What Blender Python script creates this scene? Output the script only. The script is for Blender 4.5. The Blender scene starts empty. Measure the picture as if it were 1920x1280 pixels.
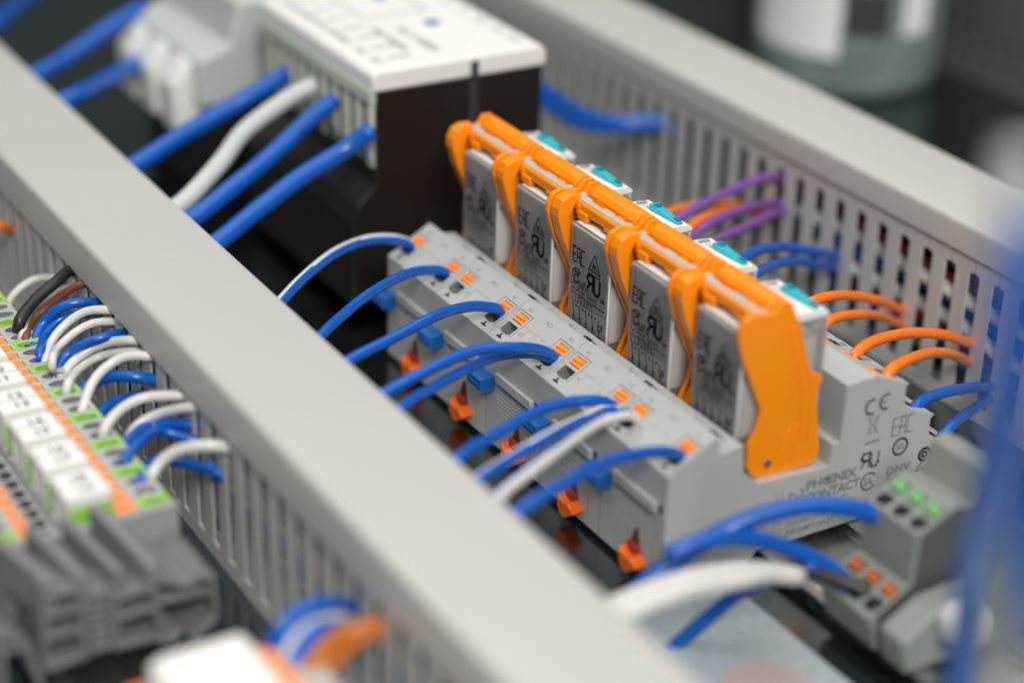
import bpy, bmesh, math, random
from mathutils import Vector, Matrix
random.seed(7)
S = 0.001                                   # everything below is given in millimetres
sc = bpy.context.scene
col = sc.collection

# ------------------------------------------------------------------ camera
cam_d = bpy.data.cameras.new('camera')
cam = bpy.data.objects.new('camera', cam_d); col.objects.link(cam); sc.camera = cam
RX = (0.5084246638885359, 0.860638552492723, 0.02838385303406785)
RY = (0.3992975200192024, -0.20642576019320483, -0.8932804128800609)
RZ = (-0.762932403071428, 0.4654993958018503, -0.44860278738742615)
m3 = Matrix((RX, tuple(-a for a in RY), tuple(-a for a in RZ))).transposed()
cam.matrix_world = Matrix.Translation(Vector((354.621, -273.130, 294.493)) * S) @ m3.to_4x4()
cam_d.sensor_width = 36.0
cam_d.lens = 3756.89 / 1920 * 36
cam_d.clip_start = 0.01; cam_d.clip_end = 20
cam_d.dof.use_dof = True
cam_d.dof.focus_distance = 0.572
cam_d.dof.aperture_fstop = 3.5
cam_d.dof.aperture_blades = 9

# ------------------------------------------------------------------ light
world = bpy.data.worlds.new('World'); sc.world = world; world.use_nodes = True
bg = world.node_tree.nodes['Background']
bg.inputs['Color'].default_value = (0.80, 0.96, 0.88, 1); bg.inputs['Strength'].default_value = 0.09
def area(name, loc, target, sx, sy, power, color):
    d = bpy.data.lights.new(name, 'AREA'); d.shape = 'RECTANGLE'; d.size = sx; d.size_y = sy
    d.energy = power; d.color = color
    o = bpy.data.objects.new(name, d); col.objects.link(o); o.location = loc
    o.rotation_euler = (Vector(target) - Vector(loc)).to_track_quat('-Z', 'Y').to_euler()
    return o
area('ceiling_lamp', (-0.05, 0.10, 1.50), (-0.05, 0.10, 0), 3.2, 2.6, 41, (1.0, 0.98, 0.95))
area('front_fill', (1.20, -0.50, 1.20), (-0.05, 0.03, 0.03), 0.38, 0.38, 23, (1.0, 0.96, 0.91))  # added fill from the camera side, brightens the near faces
sc.view_settings.view_transform = 'Standard'; sc.view_settings.look = 'None'
sc.view_settings.exposure = 0.0; sc.view_settings.gamma = 1.0
sc.view_settings.use_curve_mapping = False
sc.cycles.use_denoising = True
sc.cycles.max_bounces = 8; sc.cycles.transparent_max_bounces = 12

# ------------------------------------------------------------------ materials
def mat(name, c, rough=0.45, vary=0.05, scale=60.0, bump=0.0, bscale=900.0, metal=0.0, spec=0.5, coat=0.0, sss=0.0, dirt=0.0):
    m = bpy.data.materials.new(name); m.use_nodes = True
    nt = m.node_tree; n = nt.nodes; l = nt.links; b = n['Principled BSDF']
    b.inputs['Metallic'].default_value = metal
    b.inputs['Specular IOR Level'].default_value = spec
    b.inputs['Coat Weight'].default_value = coat
    if sss:
        b.inputs['Subsurface Weight'].default_value = sss
        b.inputs['Subsurface Radius'].default_value = (0.002, 0.001, 0.0005)
        b.inputs['Subsurface Scale'].default_value = 1.0
    tc = n.new('ShaderNodeTexCoord')
    nz = n.new('ShaderNodeTexNoise'); nz.inputs['Scale'].default_value = scale; nz.inputs['Detail'].default_value = 5
    l.new(tc.outputs['Object'], nz.inputs['Vector'])
    mx = n.new('ShaderNodeMix'); mx.data_type = 'RGBA'
    mx.inputs['A'].default_value = tuple(max(0, x * (1 - vary)) for x in c) + (1,)
    mx.inputs['B'].default_value = tuple(min(1, x * (1 + vary)) for x in c) + (1,)
    l.new(nz.outputs['Fac'], mx.inputs['Factor'])
    last = mx.outputs['Result']
    if dirt:
        n2 = n.new('ShaderNodeTexNoise'); n2.inputs['Scale'].default_value = 420; n2.inputs['Detail'].default_value = 8
        l.new(tc.outputs['Object'], n2.inputs['Vector'])
        r2 = n.new('ShaderNodeMapRange'); r2.inputs['From Min'].default_value = 0.62; r2.inputs['From Max'].default_value = 0.78
        r2.inputs['To Max'].default_value = dirt
        l.new(n2.outputs['Fac'], r2.inputs['Value'])
        m2 = n.new('ShaderNodeMix'); m2.data_type = 'RGBA'; m2.inputs['B'].default_value = (0.33, 0.31, 0.28, 1)
        l.new(r2.outputs['Result'], m2.inputs['Factor']); l.new(last, m2.inputs['A']); last = m2.outputs['Result']
    l.new(last, b.inputs['Base Color'])
    rr = n.new('ShaderNodeMapRange'); rr.inputs['To Min'].default_value = max(0.02, rough - 0.07); rr.inputs['To Max'].default_value = rough + 0.07
    l.new(nz.outputs['Fac'], rr.inputs['Value']); l.new(rr.outputs['Result'], b.inputs['Roughness'])
    if bump:
        n3 = n.new('ShaderNodeTexNoise'); n3.inputs['Scale'].default_value = bscale; n3.inputs['Detail'].default_value = 3
        l.new(tc.outputs['Object'], n3.inputs['Vector'])
        bp = n.new('ShaderNodeBump'); bp.inputs['Strength'].default_value = bump; bp.inputs['Distance'].default_value = 0.0002
        l.new(n3.outputs['Fac'], bp.inputs['Height']); l.new(bp.outputs['Normal'], b.inputs['Normal'])
    return m
M = {
 'housing': mat('light_grey_plastic', (0.425, 0.434, 0.43), 0.42, 0.04, 80, 0.10, 1600, dirt=0.10),
 'housing_dark': mat('mid_grey_and_opening_shade', (0.20, 0.205, 0.21), 0.5, 0.05, 80, 0.1, 1500),  # also lines socket openings and wire holes, shade put into the tone
 'housing_dark2': mat('end_cover_grey_plastic', (0.30, 0.305, 0.31), 0.45, 0.05, 80, 0.1, 1500),
 'strip_grey': mat('grey_strip_plastic', (0.44, 0.435, 0.40), 0.5, 0.05, 80),
 'duct': mat('duct_grey_plastic', (0.485, 0.48, 0.462), 0.44, 0.035, 14, 0.06, 1300, dirt=0.10),
 'orange': mat('orange_plastic', (0.97, 0.275, 0.002), 0.30, 0.06, 70, 0.04, 1500, spec=0.5),
 'orange_button': mat('orange_button_plastic', (0.95, 0.27, 0.02), 0.4, 0.06, 300, 0.1, 1500),
 'orange_foot': mat('red_orange_plastic', (0.80, 0.14, 0.006), 0.35, 0.05, 200),
 'blue': mat('blue_insulation', (0.002, 0.088, 0.43), 0.26, 0.12, 260, 0.10, 1500),
 'white': mat('white_insulation', (0.64, 0.63, 0.61), 0.28, 0.05, 260, 0.08, 1500),
 'orange_wire': mat('orange_insulation', (0.86, 0.19, 0.006), 0.28, 0.06, 260, 0.08, 1500),
 'purple': mat('purple_insulation', (0.20, 0.075, 0.33), 0.4, 0.08, 260, 0.08, 1500),
 'brown': mat('brown_insulation', (0.19, 0.055, 0.025), 0.4, 0.08, 260),
 'copper': mat('orange_brown_insulation', (0.50, 0.15, 0.02), 0.4, 0.1, 260),
 'black': mat('black_insulation', (0.018, 0.018, 0.019), 0.42, 0.1, 260),
 'red': mat('red_insulation', (0.33, 0.03, 0.02), 0.4, 0.08, 260),
 'greycable': mat('pale_grey_insulation', (0.50, 0.53, 0.52), 0.45, 0.05, 120),
 'blueclip': mat('blue_plastic', (0.004, 0.12, 0.42), 0.4, 0.06, 200, 0.05),
 'works_dark': mat('mottled_dark_works', (0.17, 0.165, 0.16), 0.4, 0.85, 420),
 'rust_button': mat('rust_orange_plastic', (0.42, 0.10, 0.015), 0.45, 0.1, 200),
 'teal': mat('teal_plastic', (0.01, 0.45, 0.55), 0.35, 0.05, 200),
 'teal_dark': mat('dark_teal_plastic', (0.0, 0.17, 0.24), 0.4, 0.05, 200),
 'green': mat('green_plastic', (0.27, 0.55, 0.06), 0.4, 0.06, 200),
 'greenpale': mat('pale_green_plastic', (0.15, 0.36, 0.14), 0.4, 0.06, 200),
 'marker': mat('white_marker_plastic', (0.80, 0.80, 0.78), 0.45, 0.03, 150, 0.04),
 'print': mat('black_print', (0.012, 0.013, 0.016), 0.7, 0.1, 500, spec=0.1),
 'print_grey': mat('grey_print', (0.20, 0.21, 0.215), 0.55, 0.15, 900),
 'dark': mat('dark_plastic_and_recess_shade', (0.03, 0.033, 0.035), 0.6, 0.1, 200),  # also fills slots and notches: their shade put into the colour
 'blackbox': mat('black_brown_moulding', (0.010, 0.007, 0.006), 0.42, 0.15, 60, 0.15, 900),
 'comb': mat('grey_green_plastic', (0.52, 0.57, 0.49), 0.5, 0.05, 100),
 'steel': mat('zinc_plated_steel', (0.60, 0.62, 0.62), 0.28, 0.08, 200, metal=1.0),
 'coil': mat('brown_coil', (0.10, 0.035, 0.015), 0.4, 0.2, 800),
 'metal_in': mat('contact_metal', (0.42, 0.41, 0.40), 0.3, 0.2, 300, metal=0.7),
 'bobbin': mat('cream_bobbin', (0.86, 0.83, 0.81), 0.45, 0.04, 200),
 'step_side': mat('step_side_darker', (0.075, 0.082, 0.08), 0.5, 0.08, 80),  # darker than the terminal housing around it
 'step_grey': mat('grey_green_terminal_plastic', (0.21, 0.235, 0.22), 0.45, 0.05, 80, 0.1, 1500),
 'duct_far': mat('shaded_duct_grey', (0.13, 0.135, 0.12), 0.5, 0.05, 20),  # duct grey darkened, the far duct's shade put into its colour
 'clamp': mat('clamp_grey_plastic', (0.17, 0.172, 0.175), 0.40, 0.05, 80, 0.1, 1500),
 'relay_frame': mat('mottled_relay_frame', (0.80, 0.785, 0.77), 0.4, 0.22, 130),
 'sheet': mat('pale_sheet', (0.36, 0.42, 0.45), 0.45, 0.22, 330),
 'sheet_pink': mat('pink_print', (0.44, 0.36, 0.345), 0.5, 0.08, 60),
 'labelpaper': mat('white_label', (0.82, 0.82, 0.82), 0.5, 0.03, 150),
}
def plate_mat():
    m = mat('mounting_plate_steel', (0.25, 0.29, 0.305), 0.17, 0.12, 9, 0.10, 2600, metal=1.0)
    return m
M['plate'] = plate_mat()
def clear_mat(name, tint, solid, rough):
    m = bpy.data.materials.new(name); m.use_nodes = True
    nt = m.node_tree; n = nt.nodes; l = nt.links
    out = n['Material Output']; b = n['Principled BSDF']
    b.inputs['Base Color'].default_value = tint + (1,); b.inputs['Roughness'].default_value = rough
    b.inputs['Specular IOR Level'].default_value = 0.6
    t = n.new('ShaderNodeBsdfTransparent'); t.inputs['Color'].default_value = (0.985, 0.985, 0.98, 1)
    mx = n.new('ShaderNodeMixShader')
    fr = n.new('ShaderNodeFresnel'); fr.inputs['IOR'].default_value = 1.38
    tc = n.new('ShaderNodeTexCoord'); nz = n.new('ShaderNodeTexNoise'); nz.inputs['Scale'].default_value = 140; nz.inputs['Detail'].default_value = 4
    l.new(tc.outputs['Object'], nz.inputs['Vector'])
    mr = n.new('ShaderNodeMapRange'); mr.inputs['From Min'].default_value = 0.3; mr.inputs['From Max'].default_value = 0.7
    mr.inputs['To Min'].default_value = solid * 0.92; mr.inputs['To Max'].default_value = solid * 1.08
    l.new(nz.outputs['Fac'], mr.inputs['Value'])
    ad = n.new('ShaderNodeMath'); ad.operation = 'ADD'; ad.use_clamp = True
    l.new(mr.outputs['Result'], ad.inputs[0]); l.new(fr.outputs['Fac'], ad.inputs[1])
    l.new(ad.outputs['Value'], mx.inputs['Fac']); l.new(t.outputs['BSDF'], mx.inputs[1]); l.new(b.outputs['BSDF'], mx.inputs[2])
    l.new(mx.outputs['Shader'], out.inputs['Surface'])
    return m
M['clear'] = clear_mat('clear_relay_cover', (0.93, 0.915, 0.90), 0.10, 0.08)
M['edge'] = clear_mat('rim_light_white', (0.95, 0.94, 0.93), 0.75, 0.12)  # whiter than the cover, so its edges look lit
M['jarglass'] = clear_mat('greenish_jar_glass', (0.60, 0.72, 0.66), 0.24, 0.1)

# ------------------------------------------------------------------ mesh helpers
class MB:
    def __init__(s): s.v = []; s.f = []; s.m = []
    def add(s, vs, fs, mi=0):
        b = len(s.v); s.v += [tuple(p) for p in vs]
        for f in fs: s.f.append(tuple(b + i for i in f)); s.m.append(mi)
        return s
    def box(s, x0, x1, y0, y1, z0, z1, mi=0):
        return s.add([(x, y, z) for x in (x0, x1) for y in (y0, y1) for z in (z0, z1)],
                     [(0, 1, 3, 2), (4, 6, 7, 5), (0, 4, 5, 1), (2, 3, 7, 6), (0, 2, 6, 4), (1, 5, 7, 3)], mi)
    def prism(s, poly, a, b, axis=0, skip=(), mi=0):
        n = len(poly)
        def P(p, t):
            if axis == 0: return (t, p[0], p[1])
            if axis == 1: return (p[0], t, p[1])
            return (p[0], p[1], t)
        vs = [P(p, a) for p in poly] + [P(p, b) for p in poly]
        fs = [tuple(range(n))[::-1], tuple(range(n, 2 * n))]
        fs += [(i, (i + 1) % n, n + (i + 1) % n, n + i) for i in range(n) if i not in skip]
        return s.add(vs, fs, mi)
    def cyl(s, c, r, h, n=20, r2=None, axis=2, mi=0):
        r2 = r if r2 is None else r2; vs = []
        for rr, t in ((r, 0), (r2, h)):
            for i in range(n):
                a = 2 * math.pi * i / n; p = [rr * math.cos(a), rr * math.sin(a), t]
                q = p if axis == 2 else ([p[2], p[0], p[1]] if axis == 0 else [p[0], p[2], p[1]])
                vs.append((c[0] + q[0], c[1] + q[1], c[2] + q[2]))
        return s.add(vs, [tuple(range(n))[::-1], tuple(range(n, 2 * n))] + [(i, (i + 1) % n, n + (i + 1) % n, n + i) for i in range(n)], mi)
    def lathe(s, c, prof, n=40, mi=0, closed=False):
        vs = []; k = len(prof)
        for r, z in prof:
            for i in range(n):
                a = 2 * math.pi * i / n; vs.append((c[0] + r * math.cos(a), c[1] + r * math.sin(a), c[2] + z))
        fs = []
        for j in range(k - (0 if closed else 1)):
            for i in range(n):
                j2 = (j + 1) % k
                fs.append((j * n + i, j * n + (i + 1) % n, j2 * n + (i + 1) % n, j2 * n + i))
        return s.add(vs, fs, mi)
    def panel(s, o, u, v, w, h, holes, mi=0):
        """a sheet w x h at o along u, v with rectangular recesses (x0, x1, y0, y1, depth[, mat])"""
        o = Vector(o); u = Vector(u).normalized(); v = Vector(v).normalized(); n = u.cross(v)
        xs = sorted(set([0, w] + [a for q in holes for a in q[:2]])); ys = sorted(set([0, h] + [a for q in holes for a in q[2:4]]))
        D = {}
        for i in range(len(xs) - 1):
            for j in range(len(ys) - 1):
                cx = (xs[i] + xs[i + 1]) / 2; cy = (ys[j] + ys[j + 1]) / 2; d = (0, mi)
                for q in holes:
                    if q[0] < cx < q[1] and q[2] < cy < q[3]: d = (q[4], q[5] if len(q) > 5 else mi)
                D[i, j] = d
        P = lambda x, y, d: tuple(o + u * x + v * y - n * d)
        for (i, j), (d, k) in D.items():
            x0, x1, y0, y1 = xs[i], xs[i + 1], ys[j], ys[j + 1]
            s.add([P(x0, y0, d), P(x1, y0, d), P(x1, y1, d), P(x0, y1, d)], [(0, 1, 2, 3)], k)
            for (di, dj, a, b) in ((1, 0, (x1, y0), (x1, y1)), (0, 1, (x0, y1), (x1, y1))):
                e = D.get((i + di, j + dj))
                if e and e[0] != d:
                    s.add([P(*a, d), P(*b, d), P(*b, e[0]), P(*a, e[0])], [(0, 1, 2, 3)], k if d > e[0] else e[1])
        return s
    def ovalcell(s, o, u, v, w, h, rx, ry, depth, mi=0, min_=1):
        o = Vector(o); u = Vector(u).normalized(); v = Vector(v).normalized(); n = u.cross(v)
        ca = math.atan2(h, w); A = sorted(set([2 * math.pi * i / 16 for i in range(16)] + [ca, math.pi - ca, math.pi + ca, 2 * math.pi - ca])); N = len(A)
        vs = []
        for a in A:
            c, t = math.cos(a), math.sin(a); k = min((w / 2) / abs(c) if abs(c) > 1e-6 else 9e9, (h / 2) / abs(t) if abs(t) > 1e-6 else 9e9)
            vs.append(o + u * (w / 2 + k * c) + v * (h / 2 + k * t))
        for a in A: vs.append(o + u * (w / 2 + rx * math.cos(a)) + v * (h / 2 + ry * math.sin(a)))
        for a in A: vs.append(o + u * (w / 2 + .8 * rx * math.cos(a)) + v * (h / 2 + .8 * ry * math.sin(a)) - n * depth)
        s.add(vs, [(i, (i + 1) % N, N + (i + 1) % N, N + i) for i in range(N)], mi)
        b = len(s.v) - 3 * N
        for i in range(N): s.f.append((b + N + i, b + N + (i + 1) % N, b + 2 * N + (i + 1) % N, b + 2 * N + i)); s.m.append(min_)
        s.f.append(tuple(b + 2 * N + i for i in range(N))); s.m.append(min_)
        return s
    def mesh(s, name, mats, bevel=0.0, smooth=False, seg=2):
        bm = bmesh.new()
        vs = [bm.verts.new((p[0] * S, p[1] * S, p[2] * S)) for p in s.v]
        for f, mi in zip(s.f, s.m):
            try: fc = bm.faces.new([vs[i] for i in f]); fc.material_index = mi; fc.smooth = smooth
            except ValueError: pass
        bmesh.ops.remove_doubles(bm, verts=bm.verts, dist=0.004 * S)
        bmesh.ops.recalc_face_normals(bm, faces=bm.faces)
        if bevel:
            es = [e for e in bm.edges if len(e.link_faces) == 2 and e.calc_face_angle(0) > 0.45]
            r = bmesh.ops.bevel(bm, geom=es, offset=bevel * S, segments=seg, profile=0.6, affect='EDGES', clamp_overlap=True)
            for f in r['faces']: f.smooth = True
        me = bpy.data.meshes.new(name); bm.to_mesh(me); bm.free()
        for k in (mats if isinstance(mats, (list, tuple)) else [mats]): me.materials.append(M[k])
        return me
    def build(s, name, mats, parent=None, bevel=0.0, smooth=False, seg=2):
        o = bpy.data.objects.new(name, s.mesh(name, mats, bevel, smooth, seg)); col.objects.link(o); o.parent = parent
        return o
def tag(o, label=None, cat=None, group=None, kind=None):
    if label: o['label'] = label
    if cat: o['category'] = cat
    if group: o['group'] = group
    if kind: o['kind'] = kind
    return o
def thing(name, label, cat, loc=(0, 0, 0), group=None):
    o = bpy.data.objects.new(name, None); col.objects.link(o); o.location = Vector(loc) * S
    o.empty_display_size = 0.01
    return tag(o, label, cat, group)
def kids(o): return [c for c in bpy.data.objects if c.parent == o]
def copy_tree(o, parent=None):
    c = o.copy(); col.objects.link(c); c.parent = parent
    for k in CH.get(o.name, []): copy_tree(k, c)
    return c
CH = {}
def index_children():
    CH.clear()
    for o in bpy.data.objects:
        if o.parent: CH.setdefault(o.parent.name, []).append(o)
def spline(pts, step=2.0):
    P = [Vector(p) for p in pts]; P = [P[0] * 2 - P[1]] + P + [P[-1] * 2 - P[-2]]
    out = []
    for i in range(1, len(P) - 2):
        a, b, c, d = P[i - 1], P[i], P[i + 1], P[i + 2]
        n = max(2, int((c - b).length / step))
        for k in range(n):
            t = k / n
            out.append(0.5 * ((2 * b) + (c - a) * t + (2 * a - 5 * b + 4 * c - d) * t * t + (3 * b - a - 3 * c + d) * t ** 3))
    out.append(P[-2]); return out
def tube(mb, pts, r, n=14, stripe=None, step=2.0, mi=0):
    C = spline(pts, step); up = Vector((0.1, 0.05, 1)); rings = []
    t0 = (C[1] - C[0]).normalized(); nn = (up - t0 * up.dot(t0)).normalized()
    for i, c in enumerate(C):
        t = (C[min(i + 1, len(C) - 1)] - C[max(i - 1, 0)]).normalized()
        nn = (nn - t * nn.dot(t)).normalized(); bb = t.cross(nn)
        rings.append([c + (nn * math.cos(2 * math.pi * k / n) + bb * math.sin(2 * math.pi * k / n)) * r for k in range(n)])
    b = len(mb.v); mb.v += [tuple(p) for q in rings for p in q]
    L = len(rings)
    for i in range(L - 1):
        for k in range(n):
            mb.f.append((b + i * n + k, b + i * n + (k + 1) % n, b + (i + 1) * n + (k + 1) % n, b + (i + 1) * n + k))
            m_ = mi
            if stripe is not None:
                ph = (k + 0.5) / n * 360 - stripe[0] - stripe[2] * i / L
                m_ = 1 if abs((ph + 180) % 360 - 180) < stripe[1] else 0
            mb.m.append(m_)
    mb.f.append(tuple(b + k for k in range(n))[::-1]); mb.m.append(mi)
    mb.f.append(tuple(b + (L - 1) * n + k for k in range(n))); mb.m.append(mi)
    return mb
# flat print: strokes and letters laid on a plane given by origin, right and up vectors
def strokes(mb, frame, lines, w):
    o, u, v = (Vector(a) for a in frame)
    for ln in lines:
        for (a, b) in zip(ln[:-1], ln[1:]):
            A = Vector((a[0], a[1])); B = Vector((b[0], b[1])); d = B - A
            if d.length < 1e-6: continue
            d.normalize(); p = Vector((-d.y, d.x)) * w / 2; e = d * w * 0.35
            q = [A - e + p, A - e - p, B + e - p, B + e + p]
            mb.add([o + u * k.x + v * k.y for k in q], [(0, 1, 2, 3)])
    return mb
def circ(cx, cy, r, a0=0, a1=360, n=22, ry=None):
    ry = r if ry is None else ry
    return [(cx + r * math.cos(math.radians(a0 + (a1 - a0) * i / n)), cy + ry * math.sin(math.radians(a0 + (a1 - a0) * i / n))) for i in range(n + 1)]
def letters(mb, frame, s, x, y, h, sx=1.0, shear=0.0, bold=0.0):
    cu = bpy.data.curves.new('t', 'FONT'); cu.body = s; cu.size = 1.0; cu.resolution_u = 2; cu.offset = bold
    ob = bpy.data.objects.new('t', cu); col.objects.link(ob)
    dg = bpy.context.evaluated_depsgraph_get(); me = bpy.data.meshes.new_from_object(ob.evaluated_get(dg))
    o, u, v = (Vector(a) for a in frame); k = h / 0.72
    mb.add([o + u * (x + (p.co.x * sx + p.co.y * shear) * k) + v * (y + p.co.y * k) for p in me.vertices], [tuple(f.vertices) for f in me.polygons])
    bpy.data.objects.remove(ob); bpy.data.curves.remove(cu); bpy.data.meshes.remove(me)
    return mb
def eac(x, y, h, k=0.3):
    w = h * k; g = h * k * .45
    E = [[(x + w, y + h), (x, y + h), (x, y), (x + w, y)], [(x, y + h * .5), (x + w * .85, y + h * .5)]]
    x2 = x + w + g
    A = [[(x2, y), (x2 + w * .1, y + h), (x2 + w * .9, y + h), (x2 + w, y)], [(x2, y + h * .42), (x2 + w, y + h * .42)]]
    x3 = x2 + w + g
    return E + A + [[(x3 + w, y + h), (x3, y + h), (x3, y), (x3 + w, y)]]
def ru(x, y, h):
    w = h * .62
    R = [[(x + w, y), (x + w, y + h), (x + w * .25, y + h), (x, y + h * .8), (x, y + h * .62), (x + w * .25, y + h * .45), (x + w, y + h * .45)], [(x + w * .5, y + h * .45), (x, y)]]
    x2 = x + w + h * .16
    return R + [[(x2, y + h * .9), (x2, y + h * .15), (x2 + w * .2, y - h * .1), (x2 + w * .75, y - h * .1), (x2 + w, y + h * .15), (x2 + w, y + h * .9)]]

# ------------------------------------------------------------------ the setting
pl = MB().box(-1100, 420, -620, 1100, -3, 0).build('mounting_plate', 'plate')
tag(pl, kind='structure')

# ------------------------------------------------------------------ cable ducts
def duct(label, y0, y1, zt, zlip, zslot, x0, x1, pitch, phase, fw, wall=0.9, mn='duct'):
    r = thing('cable_duct', label, 'cable duct', (0, (y0 + y1) / 2, 0), 'slotted cable ducts')
    a = y0 - (y0 + y1) / 2; b = -a
    # base channel
    MB().prism([(a, 0.3), (b, 0.3), (b, 5), (b - wall, 5), (b - wall, 2.0), (a + wall, 2.0), (a + wall, 5), (a, 5)], x0, x1).build('base', mn, r)
    # lid with rolled edges
    R = 1.8; lid = [(a - .9, zlip)]
    for t in range(0, 6): g = math.radians(180 - 18 * t); lid.append((a - .9 + R + R * math.cos(g), zt - R + R * math.sin(g)))
    for t in range(0, 6): g = math.radians(90 - 18 * t); lid.append((b + .9 - R + R * math.cos(g), zt - R + R * math.sin(g)))
    lid += [(b + .9, zlip), (b + .15, zlip - .25), (b + .1, zlip + 2.5), (b + .1, zt - 1.8), (a - .1, zt - 1.8), (a - .1, zlip + 2.5), (a - .15, zlip - .25)]
    lo = MB().prism(lid, x0, x1).build('lid', mn, r)
    for p in lo.data.polygons: p.use_smooth = abs(p.normal.x) < 0.5
    lo.data.set_sharp_from_angle(angle=math.radians(25))
    # fingers, one mesh shared by all of a wall
    h = fw / 2; e = pitch / 2 - 0.12
    T = [(-h, 4.6), (h, 4.6), (h, zslot), (h + .3, zslot + .6), (e, zslot + 1.0), (e, zlip + 3.2), (-e, zlip + 3.2), (-e, zslot + 1.0), (-h - .3, zslot + .6), (-h, zslot)]
    me = MB().prism(T, 0, wall, axis=1).mesh('finger', mn, bevel=0.22, seg=1)
    n = int((x1 - x0 - pitch) / pitch)
    for yy in (a + .05, b - wall - .05):
        for i in range(n):
            x = x0 + pitch * (i + .5) + phase
            f = bpy.data.objects.new('finger', me); col.objects.link(f); f.parent = r; f.location = (x * S, yy * S, 0)
    return r
duct('grey slotted cable duct crossing in front, between terminal row and relays', -104, -70.6, 57.6, 44.0, 41.8, -420, 150, 10.3, 0.0, 6.2)
duct('grey slotted cable duct behind the relays, coloured wires showing through its slots', 131, 164, 61.0, 51.6, 45.4, -480, 150, 10.6, 3.2, 5.9)
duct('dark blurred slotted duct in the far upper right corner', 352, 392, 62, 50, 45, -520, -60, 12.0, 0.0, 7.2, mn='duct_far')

# ------------------------------------------------------------------ rails
def rail(label, yc, x0, x1, zt):
    r = thing('din_rail', label, 'mounting rail', (0, yc, 0), 'mounting rails')
    P = [(-17.5, zt), (-17.5, zt - 1), (-13.5, zt - 1), (-13.5, 0.25), (13.5, 0.25), (13.5, zt - 1), (17.5, zt - 1), (17.5, zt), (12.5, zt), (12.5, 1.25), (-12.5, 1.25), (-12.5, zt)]
    MB().prism(P, x0, x1).build('profile', 'steel', r, bevel=0.15)
    return r
rail('zinc plated rail under the relay sockets', 41, -300, 95, 4.3)
rail('zinc plated rail under the terminal row', -146.4, -330, 95, 7.5)
sc_r = thing('screw', 'shiny round screw head on the rail beside the printed socket', 'screw', (17.5, 31.5, 1.3))
MB().lathe((0, 0, 0), [(0, 6.4), (2.4, 6.2), (4.2, 5.0), (4.8, 3.4), (4.8, 0), (0, 0)], 28).build('head', 'steel', sc_r, smooth=True)
MB().box(-3, 3, -.5, .5, 6.35, 6.5).box(-.5, .5, -3, 3, 6.36, 6.52).build('cross_slot', 'dark', sc_r)

# ------------------------------------------------------------------ relay sockets
SOCK = [(-8.7, 2), (-8.7, 35.9), (6.0, 44.1), (6.9, 42.4), (7.1, 38.1), (14.6, 39.2), (15.4, 31.2), (20.8, 26.0), (44.7, 24.7), (44.9, 31.5), (47.6, 31.4),
        (47.8, 48.7), (57.7, 49.0), (69.8, 44.0), (68.9, 43.3), (68.7, 36.7), (80.7, 31.6), (79.4, 30.9), (79.4, 24.4), (91.3, 19.3), (90.4, 18.5), (90.0, 9), (78, 4.8), (22, 4.7), (20, 2)]
def rear_holes(n, w, h, dark=1):
    q = []
    for i in range(n):
        c = w * (i + .5) / n
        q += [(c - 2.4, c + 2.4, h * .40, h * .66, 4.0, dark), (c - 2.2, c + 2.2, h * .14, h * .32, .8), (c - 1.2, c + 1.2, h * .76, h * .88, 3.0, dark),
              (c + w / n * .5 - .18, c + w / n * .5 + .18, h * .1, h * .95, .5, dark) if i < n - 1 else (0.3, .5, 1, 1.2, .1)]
    return q
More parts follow.
